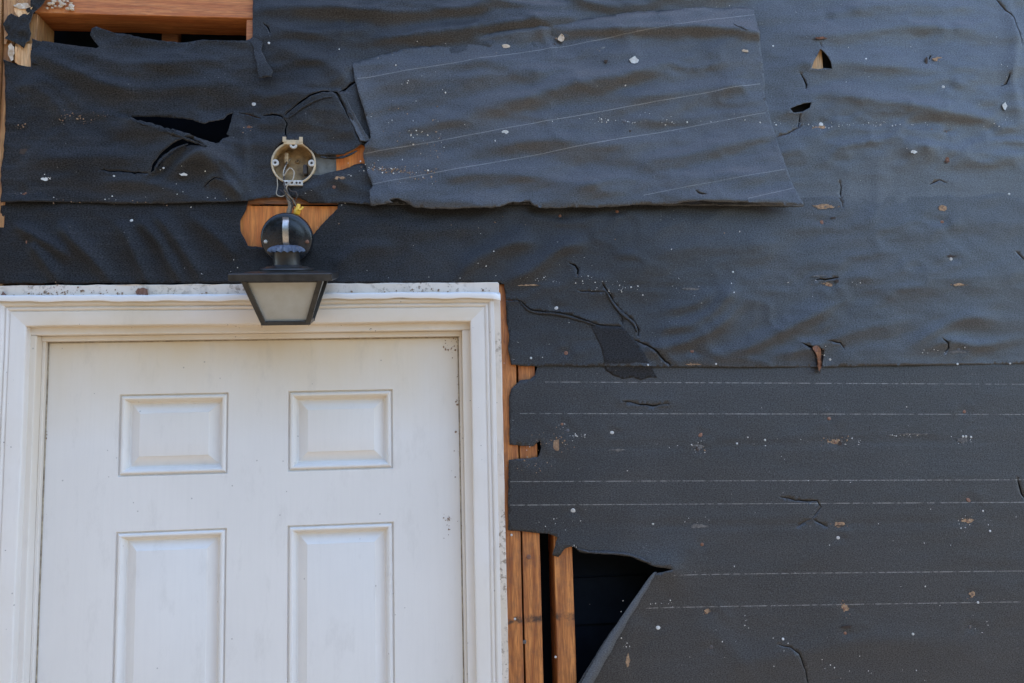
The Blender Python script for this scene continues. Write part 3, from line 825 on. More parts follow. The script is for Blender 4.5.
patch = empty('felt_patch', wall_pt(570, 120, -0.01), 'large loose felt patch with slanting chalk lines and lifted torn bottom edge', 'roofing felt')
PATCH_OUT = [(353, 67), (372, 61), (412, 51), (440, 48), (470, 38.5), (500, 33.5), (560, 25), (625, 17), (690, 12), (745, 10), (752, 13), (753, 24), (756, 42), (760, 70), (762, 100), (768, 125), (778, 165), (786, 191), (794, 211), (770, 210), (740, 208), (716, 207.5), (690, 206.5), (664, 208.5), (640, 208.5), (600, 210.5), (570, 211), (545, 212), (536, 211), (531, 209), (528, 205), (519, 206), (508, 207), (503, 210), (490, 212.5), (470, 212), (452, 213), (430, 212.5), (414, 211), (406, 206), (398, 203), (390, 204.5), (394, 207), (384, 209), (372, 210), (370, 194), (374, 190), (369, 178), (364, 160), (366, 149), (372, 142), (368, 125), (362, 105), (356, 85)]
pc = [crack(c, w) for c, w in [([(729, 31), (735, 35), (741, 37.5)], 1.2), ([(690, 195), (693, 198), (700, 199)], 1.3)]]
sheet('felt_layer', PATCH_OUT, [], h_patch, M['felt_patch'], patch, step=3.3, jag_amp=0.35, raw_holes=pc)

# --- small scraps
def h_on(base, extra):
    return lambda p: base(p) + extra(p)

s1 = empty('felt_flap', wall_pt(620, 350, 0), 'small darker felt flap hanging below the split cracks right of the door', 'felt scrap')
sheet('felt_layer', [(590.5, 325.5), (606, 326.5), (622, 327.5), (632, 338), (641, 351), (649, 364), (657, 378), (650, 377), (641, 380), (633, 377), (622, 379), (612, 375), (606, 371), (603.5, 362), (601, 349), (596, 338)], [],
      lambda p: np.where(p[:, 1] < 362, h_mid(p) + 0.0012, h_low(p) + 0.0012 + np.clip((372 - p[:, 1]) / 10, 0, 1) * (h_mid(p) - h_low(p))) , M['felt_fresh'], s1, step=4, jag_amp=0.3)
s2 = empty('felt_scrap', wall_pt(262, 60, -0.01), 'narrow torn felt strip dangling under the right end of the wood header', 'felt scrap')
sheet('felt_layer', [(250.5, 45), (255, 41.5), (261, 42), (264.5, 46), (263, 53), (267, 62), (271, 70), (275.5, 76), (274, 79), (274.5, 82), (262, 83.5), (260, 75), (257.5, 62), (255.5, 52)], [],
      lambda p: 0.0195 + 0.004 * np.sin(p[:, 1] / 9.0) + 0.008 * np.clip((p[:, 1] - 55) / 28, 0, 1) ** 1.5 + 0.004 * fbm(p[:, 0] / 14, p[:, 1] / 14, 2), M['felt_top'], s2, step=2.5, jag_amp=0.35)
s3 = empty('felt_scrap', wall_pt(352, 120, -0.01), 'curled grey felt sliver beside the left edge of the loose patch', 'felt scrap')
sheet('felt_layer', [(336.5, 96), (341, 97.5), (347, 102), (352, 112), (360, 126), (366, 136), (371, 143), (367, 145), (361.5, 145), (357, 135), (350, 120), (344, 108)], [],
      lambda p: 0.020 + 0.006 * np.clip((p[:, 1] - 95) / 50, 0, 1) + 0.004 * np.sin((p[:, 0] - 0.62 * p[:, 1]) / 3.0), M['felt_patch'], s3, step=2.5, jag_amp=0.3)
# black paper scraps over the corner boards
s4 = empty('felt_scrap', wall_pt(22, 30, 0), 'ragged black paper remnant stuck on the corner wood beside the header', 'felt scrap')
sheet('felt_layer', [(7.5, 28), (10, 23), (15, 17.5), (20, 20), (24, 21), (26.5, 16), (31, 12), (34.5, 10), (35, 2), (34, -14), (52, -14), (50, 3), (44, 10), (37, 17), (34.5, 24), (33.5, 32), (35, 37), (33.5, 44), (30, 46), (28, 52), (24, 49), (19, 46), (15, 44), (9, 42), (12, 38), (8.5, 33)], [],
      lambda p: 0.0165 + 0.006 * fbm(p[:, 0] / 9, p[:, 1] / 7, 0) + 0.004 * fbm(p[:, 0] / 4, p[:, 1] / 3, 1), M['felt_fresh'], s4, step=2.2, jag_amp=0.5)
s5 = empty('felt_scrap', wall_pt(42, 56, 0), 'small curled black paper tab under the left framing stud', 'felt scrap')
sheet('felt_layer', [(36, 42.5), (41, 44), (47.5, 46), (46.5, 51), (43, 53.5), (47.5, 57), (47.5, 65), (44, 68), (36, 69), (35.5, 55)], [],
      lambda p: 0.019 + 0.008 * fbm(p[:, 0] / 10, p[:, 1] / 8, 3), M['felt_mid'], s5, step=2.2, jag_amp=0.5)

# curled-in edge of the lower sheet: pale reverse side
def ribbon(name, front, back, mat, parent):
    vs = [tuple(v) for v in front + back]; n = len(front)
    fs = [(i, i + 1, n + i + 1, n + i) for i in range(n - 1)]
    me = bpy.data.meshes.new(name); me.from_pydata(vs, [], fs)
    ul = me.uv_layers.new(name='UVMap')
    for lp in me.loops:
        c = me.vertices[lp.vertex_index].co; ul.data[lp.index].uv = (c.x, c.z)
    me.polygons.foreach_set('use_smooth', [True] * len(me.polygons))
    o = link(name, me, mat, parent)
    md = o.modifiers.new('thickness', 'SOLIDIFY'); md.thickness = 0.0015; md.offset = 0
    return o
fr, bk = [], []
ed = curve_pts([(655, 572), (650, 577), (640, 591), (622, 617), (605, 643), (588, 672), (560, 722), (520, 790)], 6)
eh = h_low(np.array(ed))
for i, (q, hh) in enumerate(zip(ed, eh)):
    k = min(1.0, i / 26)
    bk.append(wall_pt(q[0] - 0.5, q[1], -hh - 0.0035))
    fr.append(wall_pt(q[0] + 1.6 + 8.5 * k + 0.5 * math.sin(i * 1.3), q[1] + 2.0 * k, -hh - 0.0055 - 0.004 * k))
ribbon('curled_edge', fr, bk, M['felt_back'], low)

# lips of the rips: the sheet curls towards the viewer and shows its paler edge
def lip(parent, hf, pts, width, rise, side, mat='felt_top'):
    c = curve_pts(pts, 7); hh = hf(np.array(c)); fr, bk = [], []
    n = len(c)
    for i in range(n):
        t = (c[min(i + 1, n - 1)] - c[max(i - 1, 0)]); t = t / (np.hypot(*t) + 1e-9)
        nr = np.array([-t[1], t[0]]) * side
        k = math.sin(math.pi * (0.05 + 0.9 * i / (n - 1))) ** 0.6 * RNG.uniform(0.65, 1.2)
        fr.append(wall_pt(c[i][0] - nr[0] * 0.9 * k, c[i][1] - nr[1] * 0.9 * k, -hh[i] - rise * k - 0.001))
        q = c[i] + nr * width * k
        bk.append(wall_pt(q[0], q[1], -hf(np.array([q]))[0] - 0.0012))
    ribbon('torn_lip', fr, bk, M[mat], parent)
lip(top, h_top, [(138, 121.5), (150, 125.2), (170, 132.3), (185, 138), (196, 142), (205, 146)], 2.2, 0.005, 1)
lip(top, h_top, [(155, 172), (157, 166), (164, 157.5), (176, 148.8), (188, 144)], 1.8, 0.003, -1)
lip(top, h_top, [(289, 118), (300, 109.5), (308, 104.5), (316, 100.5), (325, 97.5), (333, 96.8)], 1.6, 0.004, 1)
lip(top, h_top, [(320, 157), (332, 158.4), (345, 156.8), (357, 151)], 1.5, 0.003, -1)
lip(low, h_low, [(577, 549), (590, 552.5), (612, 553.5), (630, 555.5), (650, 563)], 2.2, 0.003, -1, 'felt_low')
lip(mid, h_mid, [(520, 301.5), (532, 311.5), (556, 313.8), (580, 319.8), (596, 325)], 2.0, 0.003, 1, 'felt_mid')
lip(mid, h_mid, [(606, 291), (613, 303.5), (622, 314), (633, 323), (637, 332)], 2.2, 0.003, -1, 'felt_mid')

# ------------------------------------------------------------------ the wall behind
hw = empty('house_wall', (0.9, 0.05, 0.0), 'timber framing and sheathing of the house wall showing through torn felt', 'wall')
ZT = 3.15
def stud(x0, x1, z0, z1, y0=0.002, y1=0.088, mat='stud', seed=0, name='stud'):
    return box(name, x0, x1, y0, y1, z0, z1, M[mat], hw, 0.0018, cuts=14, rough=0.0006, seed=seed)
xa = wall_pt(505.5, 600).x; xb = wall_pt(522, 600).x; xc = wall_pt(524, 600).x; xd = wall_pt(541.5, 600).x
xe = wall_pt(556, 600).x; xf = wall_pt(574.3, 600).x
stud(xa, xb, 0.05, wall_pt(500, 284).z, seed=1)
stud(xc, xd, 0.05, 2.6, y0=0.004, seed=2)
stud(xe, xf, 0.05, 2.6, y0=0.006, y1=0.094, seed=3)
for k in range(3):                                    # further studs, behind the felt
    x = 1.50 + 0.406 * k
    stud(x, x + 0.038, 0.05, ZT, y0=0.026, y1=0.112, seed=5 + k)
# framing around the small opening over the door
zh = wall_pt(150, 15.5).z
hx0, hx1 = wall_pt(34, 15).x, wall_pt(253.5, 10).x
box('header', hx0, hx1, 0.001, 0.082, zh, zh + 0.14, M['header'], hw, 0.002, cuts=10, rough=0.0006, seed=9)
sx = wall_pt(35.5, 40).x
stud(sx - 0.04, sx, 2.15, zh - 0.001, y0=0.003, y1=0.080, mat='tan', seed=10)
rx = wall_pt(246, 30).x
stud(rx, wall_pt(253, 30).x, 2.15, zh - 0.001, y0=0.003, y1=0.080, mat='header', seed=11)
bx = wall_pt(170, 38, 0.09)
box('blocking', bx.x - 0.02, bx.x + 0.018, 0.092, 0.115, bx.z - 0.12, bx.z + 0.07, M['rust_wood'], hw, 0.002)
# exposed sheathing around the lamp and the box
a = wall_pt(236, 256); b = wall_pt(346, 206)
box('plywood_piece', a.x, b.x, 0.001, 0.013, a.z, b.z, M['ply'], hw, 0.001)
a = wall_pt(244, 206); b = wall_pt(352, 196)
box('trim_strip', a.x, b.x, -0.0035, 0.0005, a.z + 0.004, b.z, M['rust_wood'], hw, 0.001, cuts=8, rough=0.0012, seed=4)
a = wall_pt(336, 181); b = wall_pt(374, 143)
box('plywood_piece', a.x, b.x, -0.003, 0.010, a.z, b.z, M['ply'], hw, 0.001)
a = wall_pt(312, 179); b = wall_pt(336.3, 150)
box('metal_plate', a.x, b.x, -0.005, -0.002, a.z, b.z, M['galv'], hw, 0.0006)
a = wall_pt(804, 76); b = wall_pt(821, 50)
box('wood_backing', a.x, b.x, -0.004, 0.001, a.z, b.z, M['splinter'], hw, 0.001)
# sheathing boards
zrow = [wall_pt(700, y).z for y in (-140, -35, 47, 127, 206, 286, 366, 446, 526, 606, 690, 780, 880)]
x_start = [wall_pt(378, 100).x] * 5 + [wall_pt(512, 300).x + 0.10] * 3 + [wall_pt(676, 560).x + 0.0, wall_pt(700, 640).x, wall_pt(690, 730).x + 0.05, wall_pt(690, 800).x]
for i in range(len(zrow) - 1):
    box('sheathing_board', x_start[i] + 0.004 * (i % 2), 2.95, 0.004, 0.022, zrow[i + 1] + 0.003, zrow[i], M['sheath'], hw, 0.0015)
# lining at the back of the wall cavity, and its closing plates
box('interior_panel', -0.22, 2.98, 0.125, 0.140, 0.0, ZT, M['cavity'], hw, 0.0)
box('cavity_strip', xf + 0.002, wall_pt(660, 580).x, 0.118, 0.1245, wall_pt(600, 580, 0.118).z - 0.10, wall_pt(600, 577, 0.118).z, M['cavity'], hw, 0.001)
box('top_plate', -0.22, 2.98, 0.002, 0.124, ZT, ZT + 0.04, M['stud'], hw, 0.002)
box('sun_blocker_wall', -0.22, 2.98, 0.004, 0.140, ZT + 0.041, 6.2, M['sheath'], hw, 0.003)  # added out of view, only to keep the sun off the lantern
box('sill_plate', 1.0, 2.98, 0.002, 0.124, 0.0, 0.045, M['stud'], hw, 0.002)
box('end_stud', 2.942, 2.98, 0.024, 0.124, 0.046, ZT - 0.001, M['stud'], hw, 0.002)
# corner boards at the far left
c0 = wall_pt(8.5, 60).x; c1 = wall_pt(3.2, 60).x
box('corner_board', c1 + 0.0015, c0 + 0.008, -0.004, 0.05, 2.10, ZT, M['tan'], hw, 0.002, cuts=14, rough=0.001, seed=21)
box('corner_board', -0.22, c1 - 0.0015, -0.016, 0.10, 0.0, ZT, M['tan'], hw, 0.003, cuts=14, rough=0.001, seed=22)

# bits at the upper left corner: splinters, crumbling caulk
def slab(name, poly, y0, y1, mat, parent, amp=0.4, step=2.0, noise=0.0015):
    lp = jag(poly, step, amp)
    bm = bmesh.new()
    r = random.Random(len(lp))
    f = [bm.verts.new(wall_pt(q[0], q[1], y0 + r.uniform(-noise, noise))) for q in lp]
    k = [bm.verts.new(wall_pt(q[0], q[1], y1)) for q in lp]
    n = len(lp)
    bm.faces.new(f); bm.faces.new(k[::-1])
    for i in range(n): bm.faces.new((f[i], f[(i + 1) % n], k[(i + 1) % n], k[i]))
    bmesh.ops.triangulate(bm, faces=[g for g in bm.faces if len(g.verts) > 4])
    return bm_obj(name, bm, mat, parent)
cb = empty('broken_board', wall_pt(22, 40, 0), 'broken tan board end with splinters at the upper left corner', 'board')
slab('board_end', [(4, -20), (35.5, -20), (35, 8), (30, 13), (26, 19), (23, 21), (15, 17), (10, 24), (7, 30), (8, 40), (6, 44), (4, 44)], -0.012, 0.002, M['tan'], cb)
slab('splinter', [(15, 44), (34, 44), (34.5, 68.5), (26, 67.5), (15, 62.5)], -0.010, 0.001, M['splinter'], cb)
slab('splinter', [(8, 46), (11, 43), (14, 47), (13.5, 60), (11, 61), (8, 55)], -0.016, -0.008, M['caulk'], cb)
slab('splinter', [(30.5, 45), (34.5, 43.5), (34, 68), (32, 68)], -0.014, -0.0105, M['splinter'], cb, amp=0.2)
slab('splinter', [(15, 46), (17.5, 47), (16.5, 63), (14.8, 62)], -0.014, -0.0105, M['splinter'], cb, amp=0.2)
slab('splinter', [(13, 5), (20, 3), (28, 3), (31, 7), (24, 9), (17, 8)], -0.019, -0.0125, M['caulk'], cb)
slab('splinter', [(14, 8), (24, 9.5), (33, 7), (30, 12), (25, 17), (22, 18.5), (16, 14)], -0.016, -0.0122, M['splinter'], cb)

# ------------------------------------------------------------------ front door
DW, DT, DY = 0.90, 2.03, 0.035
pa, pp = 0.155, 0.2324
rows = [(1.7249, 1.9047), (0.90, 1.6116), (0.22, 0.76)]
door = empty('front_door', (DW / 2, DY, 0.02), 'white moulded panel door with yellowed paint near its top', 'door')
bm = bmesh.new()
xs = [-0.012, pa, pa + pp, DW - pa - pp, DW - pa, DW + 0.012]
zs = [0.02]
for lo_, hi_ in rows[::-1]: zs += [lo_, hi_]
zs.append(DT + 0.010)
grid = {}
for i, x in enumerate(xs):
    for j, z in enumerate(zs): grid[i, j] = bm.verts.new((x, DY, z))
for i in range(5):
    for j in range(7):
        if i in (1, 3) and j in (1, 3, 5): continue
        bm.faces.new((grid[i, j], grid[i + 1, j], grid[i + 1, j + 1], grid[i, j + 1]))
bk_ = {k: bm.verts.new((xs[k[0]], DY + 0.042, zs[k[1]])) for k in ((0, 0), (5, 0), (5, 7), (0, 7))}
def side(seq, b0, b1):
    bm.faces.new([grid[k] for k in seq] + [bk_[b1], bk_[b0]])
side([(i, 0) for i in range(6)], (0, 0), (5, 0)); side([(5, j) for j in range(8)], (5, 0), (5, 7))
side([(5 - i, 7) for i in range(6)], (5, 7), (0, 7)); side([(0, 7 - j) for j in range(8)], (0, 7), (0, 0))
bm.faces.new([bk_[k] for k in ((0, 0), (0, 7), (5, 7), (5, 0))])
bm_obj('door_slab', bm, M['door'], door)
PROF = [(0, 0), (0.0014, 0.0002), (0.0028, 0.0052), (0.0044, 0.0056), (0.0064, 0.0004), (0.0090, -0.0020), (0.0120, -0.0018), (0.0150, 0.0016), (0.0180, 0.0096), (0.0205, 0.0142), (0.0235, 0.0150), (0.0245, 0.0146), (0.0420, 0.0042), (0.0432, 0.0026), (0.0445, 0.0022)]
for (zlo, zhi) in rows:
    for x0 in (pa, DW - pa - pp):
        bm = bmesh.new(); prev = None
        for u, d in PROF:
            r = [bm.verts.new(c) for c in ((x0 + u, DY + d, zlo + u), (x0 + pp - u, DY + d, zlo + u), (x0 + pp - u, DY + d, zhi - u), (x0 + u, DY + d, zhi - u))]
            if prev:
                for k in range(4): bm.faces.new((prev[k], prev[(k + 1) % 4], r[(k + 1) % 4], r[k]))
            prev = r
        bm.faces.new(prev)
        bm_obj('door_panel', bm, M['door'], door, smooth=True, angle=22)

# ------------------------------------------------------------------ door frame
df = empty('door_frame', (DW / 2, 0.0, 0.0), 'white painted door casing and jambs around the panel door', 'door frame')
JY = -0.002
box('jamb', -0.050, -0.0005, JY, DY - 0.0012, 0.0, DT + 0.001, M['jamb'], df, 0.0022)
box('jamb', DW + 0.0005, DW + 0.050, JY, DY - 0.0012, 0.0, DT + 0.001, M['jamb'], df, 0.0022)
box('head_jamb', -0.050, DW + 0.050, JY, DY - 0.0012, DT + 0.0012, DT + 0.055, M['trim_head'], df, 0.0022)
# inner step of the jambs (stop)
box('door_stop', -0.0004, 0.006, 0.022, DY - 0.0005, 0.0, DT, M['jamb'], df, 0.0012)
box('door_stop', DW - 0.006, DW + 0.0004, 0.022, DY - 0.0005, 0.0, DT, M['jamb'], df, 0.0012)
box('door_stop', -0.0004, DW + 0.0004, 0.018, DY - 0.0005, DT - 0.010, DT + 0.001, M['trim_head'], df, 0.0012)
for x in (0.0064, DW - 0.0092):
    box('weatherstrip', x, x + 0.0024, DY - 0.0022, DY - 0.0003, 0.0, DT - 0.011, M['seal'], df, 0.0003)
box('weatherstrip', 0.0064, DW - 0.0064, DY - 0.0022, DY - 0.0003, DT - 0.0130, DT - 0.0104, M['seal'], df, 0.0003)
CP = [(0.000, 0.000), (0.000, -0.0185), (0.0015, -0.0212), (0.0040, -0.0222), (0.0300, -0.0232), (0.0308, -0.0205), (0.0325, -0.0200), (0.0345, -0.0232), (0.0375, -0.0245), (0.0392, -0.0238), (0.0400, -0.0210), (0.0415, -0.0207), (0.0430, -0.0245), (0.0455, -0.0272), (0.0520, -0.0280), (0.0530, -0.0265), (0.0530, 0.000)]
XI0, XI1, ZI = -0.013, DW + 0.0185, 2.0475
def casing(kind, mat):
    bm = bmesh.new(); A = []; B = []
    N = 24
    rings = [[] for _ in range(N + 1)]
    for u, y in CP:
        for k in range(N + 1):
            t = k / N
            if kind == 'L': p = (XI0 - u, y, (ZI + u) * t)
            elif kind == 'R': p = (XI1 + u, y, (ZI + u) * t)
            else: p = (XI0 - u + (XI1 - XI0 + 2 * u) * t, y, ZI + u)
            w = 0.0005 * math.sin(7.3 * t + len(kind)) + 0.0004 * math.sin(23 * t + u * 90)
            if 0 < k < N: p = (p[0] + (w if kind in 'LR' else 0), p[1] + w * 0.7, p[2] + (w if kind == 'H' else 0))
            rings[k].append(bm.verts.new(p))
    m = len(CP)
    for a_, b_ in zip(rings, rings[1:]):
        for i in range(m): bm.faces.new((a_[i], a_[(i + 1) % m], b_[(i + 1) % m], b_[i]))
    bm.faces.new(rings[0][::-1]); bm.faces.new(rings[-1])
    return bm_obj('casing', bm, mat, df, smooth=True, angle=28)
casing('L', M['trim']); casing('R', M['trim']); casing('H', M['trim_head'])
ZC = ZI + 0.053
xr = wall_pt(502.5, 400, -0.01).x; xtop = wall_pt(498.5, 288, -0.010).x
box('backing_board', XI1 + 0.045, xr, -0.0115, 0.001, 0.0, ZC - 0.002, M['flaky'], df, 0.002, cuts=40, rough=0.0009, seed=31)
zb0, zb1 = ZC + 0.001, wall_pt(250, 284, -0.012).z
box('head_board', -0.085, xtop, -0.0135, 0.001, zb0, zb1, M['flaky'], df, 0.002, cuts=40, rough=0.0011, seed=32)
# sheet metal drip cap
bm = bmesh.new(); N = 60; rings = []
x0, x1 = -0.09, wall_pt(500.3, 296, -0.03).x
for k in range(N + 1):
    t = k / N; x = x0 + (x1 - x0) * t
    w = 0.0008 * math.sin(9 * t + 1) + 0.0007 * math.sin(41 * t) + 0.0006 * math.sin(97 * t)
    w -= 0.004 * max(0, (t - 0.93) / 0.07) ** 2
    zz = ZC + 0.0055
    prof = [(-0.0138, zz + 0.0085 + w * 0.3), (-0.020, zz + 0.0075 + w * 0.5), (-0.031, zz + 0.0050 + w), (-0.0335, zz + 0.003 + w), (-0.0345, zz - 0.007 + w * 1.3), (-0.0335, zz - 0.0085 + w * 1.3)]
    rings.append([bm.verts.new((x, y, z)) for y, z in prof])
for a_, b_ in zip(rings, rings[1:]):
    for i in range(5): bm.faces.new((a_[i], a_[i + 1], b_[i + 1], b_[i]))
cap = bm_obj('drip_cap', bm, M['metal_white'], df, smooth=True, angle=40)
md = cap.modifiers.new('thickness', 'SOLIDIFY'); md.thickness = 0.0009; md.offset = 0

# chip of brick-red wood lying on the ledge
ch = slab('wood_chip', [(135.5, 291.5), (138, 288.5), (144, 287.5), (147.5, 289.5), (148.5, 297), (137.5, 296.8)], -0.026, -0.0142, M['chip'], None, noise=0.004)
tag(ch, 'small reddish brown wood chip lying on the white ledge over the door', 'wood chip')
ch = slab('wood_chip', [(0, 296), (3, 291), (6.5, 295), (8, 300), (3, 302), (-1, 302)], -0.026, -0.0142, M['chip'], None, noise=0.004)
tag(ch, 'brown wood fragment wedged at the left end of the door ledge', 'wood chip')

# ------------------------------------------------------------------ round electrical box
jc = wall_pt(293.5, 163, -0.014)
jb = empty('junction_box', jc, 'round open metal electrical box with dirty inside above the lantern', 'junction box')
RB = 0.0475
bm = lathe_bm([(RB, 0.0), (RB, 0.040), (0.0, 0.040)], 36, 'Y', caps=False)
bmesh.ops.remove_doubles(bm, verts=bm.verts, dist=1e-5)
o = bm_obj('box_body', bm, M['box'], jb, smooth=True, local=True, angle=40)
md = o.modifiers.new('thickness', 'SOLIDIFY'); md.thickness = 0.0022; md.offset = 0
bm = lathe_bm([(RB + 0.0015, 0.003), (RB + 0.0015, -0.0012), (RB - 0.0005, -0.002), (RB - 0.0025, -0.0012), (RB - 0.0025, 0.003)], 40, 'Y', caps=False)
bm_obj('rim', bm, M['box_rim'], jb, smooth=True, local=True, angle=40)
def ear(cx_, cz_, r, y, name='ear', mat='pale'):
    bm = lathe_bm([(r, 0.004), (r, 0.0), (r * 0.85, -0.0012), (r * 0.42, -0.0012), (r * 0.40, 0.001), (0.0001, 0.001)], 14, 'Y')
    for v in bm.verts: v.co += Vector((cx_, y, cz_))
    e = bm_obj(name, bm, M[mat], jb, smooth=True, local=True, angle=35)
    bm = lathe_bm([(r * 0.36, 0.0), (r * 0.30, -0.0006), (0.0001, -0.0006)], 10, 'Y')
    for v in bm.verts: v.co += Vector((cx_, y + 0.0008, cz_))
    bm_obj('screw', bm, M['wire_dark'], e, smooth=False, local=True)
ear(-0.0395, 0.0, 0.0078, -0.001); ear(0.0395, 0.0, 0.0078, -0.001)
ear(0.0, 0.0405, 0.0085, -0.003)
ear(0.003, 0.016, 0.0048, 0.034, 'knockout', 'box')
box('mounting_bracket', -0.021, 0.021, -0.005, 0.0035, 0.041, 0.052, M['box_rim'], jb, 0.0012, local=True)
for x in (-0.019, 0.017):
    box('bracket_tab', x - 0.004, x + 0.004, -0.0065, -0.0052, 0.046, 0.058, M['box_rim'], jb, 0.0004, local=True)
box('mounting_bracket', -0.021, 0.021, -0.006, 0.001, -0.053, -0.041, M['pale'], jb, 0.0012, local=True)
for x in (-0.014, -0.002, 0.008, 0.015):
    bm = lathe_bm([(0.0026, 0.0), (0.0022, -0.0009), (0.0001, -0.0009)], 10, 'Y')
    for v in bm.verts: v.co += Vector((x, -0.0060, -0.047))
    bm_obj('screw_hole', bm, M['dark_bit'], jb, local=True)
box('cable_clamp', 0.018, 0.028, 0.012, 0.030, -0.022, 0.002, M['wire_dark'], jb, 0.003, local=True)
box('cable_clamp', -0.024, -0.014, 0.014, 0.034, 0.004, 0.030, M['box'], jb, 0.003, local=True)

# ------------------------------------------------------------------ wires
wr = empty('lamp_wiring', wall_pt(290, 195, -0.015), 'loose wires with a yellow connector hanging between box and lantern', 'wires')
def wire(name, pts, r, mat):
    P = [wall_pt(a, b, -y) for a, b, y in pts]
    bm = tube_bm(smooth_path(P, 7), r, 8)
    return bm_obj(name, bm, M[mat], wr, smooth=True)
wire('wire', [(291, 158, -0.018), (284.5, 168, 0.012), (283.5, 176, 0.02), (287, 171, 0.024), (290, 168, 0.024), (294, 172, 0.022), (292.5, 180, 0.024), (287, 186, 0.026), (286, 194, 0.02), (288, 200, 0.018)], 0.0012, 'wire_white')
wire('wire', [(289, 155, -0.018), (286, 165, 0.004), (284, 178, 0.014), (285, 188, 0.026), (290, 197, 0.024), (292, 206, 0.022), (289, 218, 0.03)], 0.0018, 'wire_dark')
wire('wire', [(287, 186, 0.012), (291, 191, 0.024), (296, 192, 0.028), (297, 197, 0.026), (294.5, 202, 0.024), (296, 207, 0.026)], 0.0012, 'wire_dark')
wire('wire', [(284, 190, 0.018), (288, 195, 0.026), (293, 200, 0.026), (296, 206, 0.028)], 0.0015, 'wire_tan')
wire('frayed_cable', [(286, 188, 0.014), (288, 197, 0.020), (290, 205, 0.022), (288.5, 214, 0.024), (288, 222, 0.026)], [0.0032] * 6 + [0.0045] * 12 + [0.0055] * 11, 'wire_tan')
wire('wire', [(277, 176, 0.012), (277.5, 186, 0.014), (276.5, 194, 0.016), (281, 196.5, 0.018), (285, 195, 0.020)], 0.0011, 'wire_white')
wire('wire', [(280, 190, 0.014), (284, 193, 0.022), (287, 198, 0.024), (292, 203, 0.026), (294, 210, 0.024)], 0.0011, 'wire_dark')
bm = bmesh.new(); n = 12; rings = []
p0, p1 = wall_pt(299, 204, -0.03), wall_pt(296.5, 214.5, -0.028)
ax = (p1 - p0).normalized(); s_ = ax.cross(Vector((0, 1, 0))).normalized(); q_ = ax.cross(s_)
for t, r in [(0, 0.0028), (0.04, 0.0038), (0.3, 0.0048), (0.55, 0.0055), (0.6, 0.0072), (0.95, 0.0066), (1.0, 0.0058)]:
    rings.append([bm.verts.new(p0.lerp(p1, t) + (s_ * math.cos(2 * math.pi * k / n) + q_ * math.sin(2 * math.pi * k / n)) * r * (1.08 if k % 2 else 0.95)) for k in range(n)])
for a_, b_ in zip(rings, rings[1:]):
    for k in range(n): bm.faces.new((a_[k], a_[(k + 1) % n], b_[(k + 1) % n], b_[k]))
bm.faces.new(rings[0][::-1]); bm.faces.new(rings[-1])
bm_obj('wire_connector', bm, M['nut'], wr, smooth=True, angle=50)
bm = tube_bm(smooth_path([wall_pt(303, 207, -0.03), wall_pt(300, 210, -0.034), wall_pt(298, 209, -0.036)], 4), 0.0022, 6)
bm_obj('connector_wing', bm, M['nut'], wr, smooth=True)

# ------------------------------------------------------------------ wall lantern (hangs tipped forward)
LP = wall_pt(287.2, 275.5, -0.125)
lan = empty('wall_lantern', LP, 'black coach lantern with frosted glass hanging loose above the door', 'lantern')
lan.rotation_euler = (math.radians(12.5), math.radians(-0.6), math.radians(3.0))
def lp(name, bm, mat, smooth=False, angle=None, parent=None):
    return bm_obj(name, bm, M[mat], parent or lan, smooth=smooth, local=True, angle=angle)
HW = 0.0965
# roof plate: lip and low pyramid
bm = bmesh.new()
def sq(h, z): return [bm.verts.new(c) for c in ((-h, -h, z), (h, -h, z), (h, h, z), (-h, h, z))]
rs = [sq(HW - 0.010, -0.0085), sq(HW - 0.0015, -0.0085), sq(HW, -0.0070), sq(HW, 0.0050), sq(HW - 0.002, 0.0066), sq(0.052, 0.0095), sq(0.030, 0.0100)]
for a_, b_ in zip(rs, rs[1:]):
    for k in range(4): bm.faces.new((a_[k], a_[(k + 1) % 4], b_[(k + 1) % 4], b_[k]))
bm.faces.new(rs[0][::-1]); bm.faces.new(rs[-1])
lp('roof_plate', bm, 'worn_metal')
bm = lathe_bm([(0.0535, 0.0085), (0.0545, 0.0125), (0.0530, 0.0148), (0.044, 0.0158), (0.040, 0.0185), (0.030, 0.0195), (0.0275, 0.022)], 36)
lp('flange', bm, 'worn_metal', True, 35)
bm = lathe_bm([(0.0275, 0.0185), (0.0265, 0.028), (0.0265, 0.047), (0.0275, 0.050)], 28)
lp('neck', bm, 'worn_metal', True, 40)
# fluted collar
bm = bmesh.new(); n = 80; rings = []
for r, z, f_ in [(0.0175, 0.062, 0.0), (0.022, 0.0605, 0.2), (0.028, 0.0575, 0.7), (0.0335, 0.0525, 1.0), (0.0350, 0.0485, 1.0), (0.0335, 0.0482, 1.0), (0.024, 0.0500, 0.3)]:
    rings.append([bm.verts.new(((r + 0.0028 * f_ * math.cos(16 * 2 * math.pi * k / n)) * math.cos(2 * math.pi * k / n), (r + 0.0028 * f_ * math.cos(16 * 2 * math.pi * k / n)) * math.sin(2 * math.pi * k / n), z + 0.0016 * f_ * math.cos(16 * 2 * math.pi * k / n))) for k in range(n)])
for a_, b_ in zip(rings, rings[1:]):
    for k in range(n): bm.faces.new((a_[k], a_[(k + 1) % n], b_[(k + 1) % n], b_[k]))
bm.faces.new(rings[0]); bm.faces.new(rings[-1][::-1])
lp('collar', bm, 'blue_metal', True, 50)
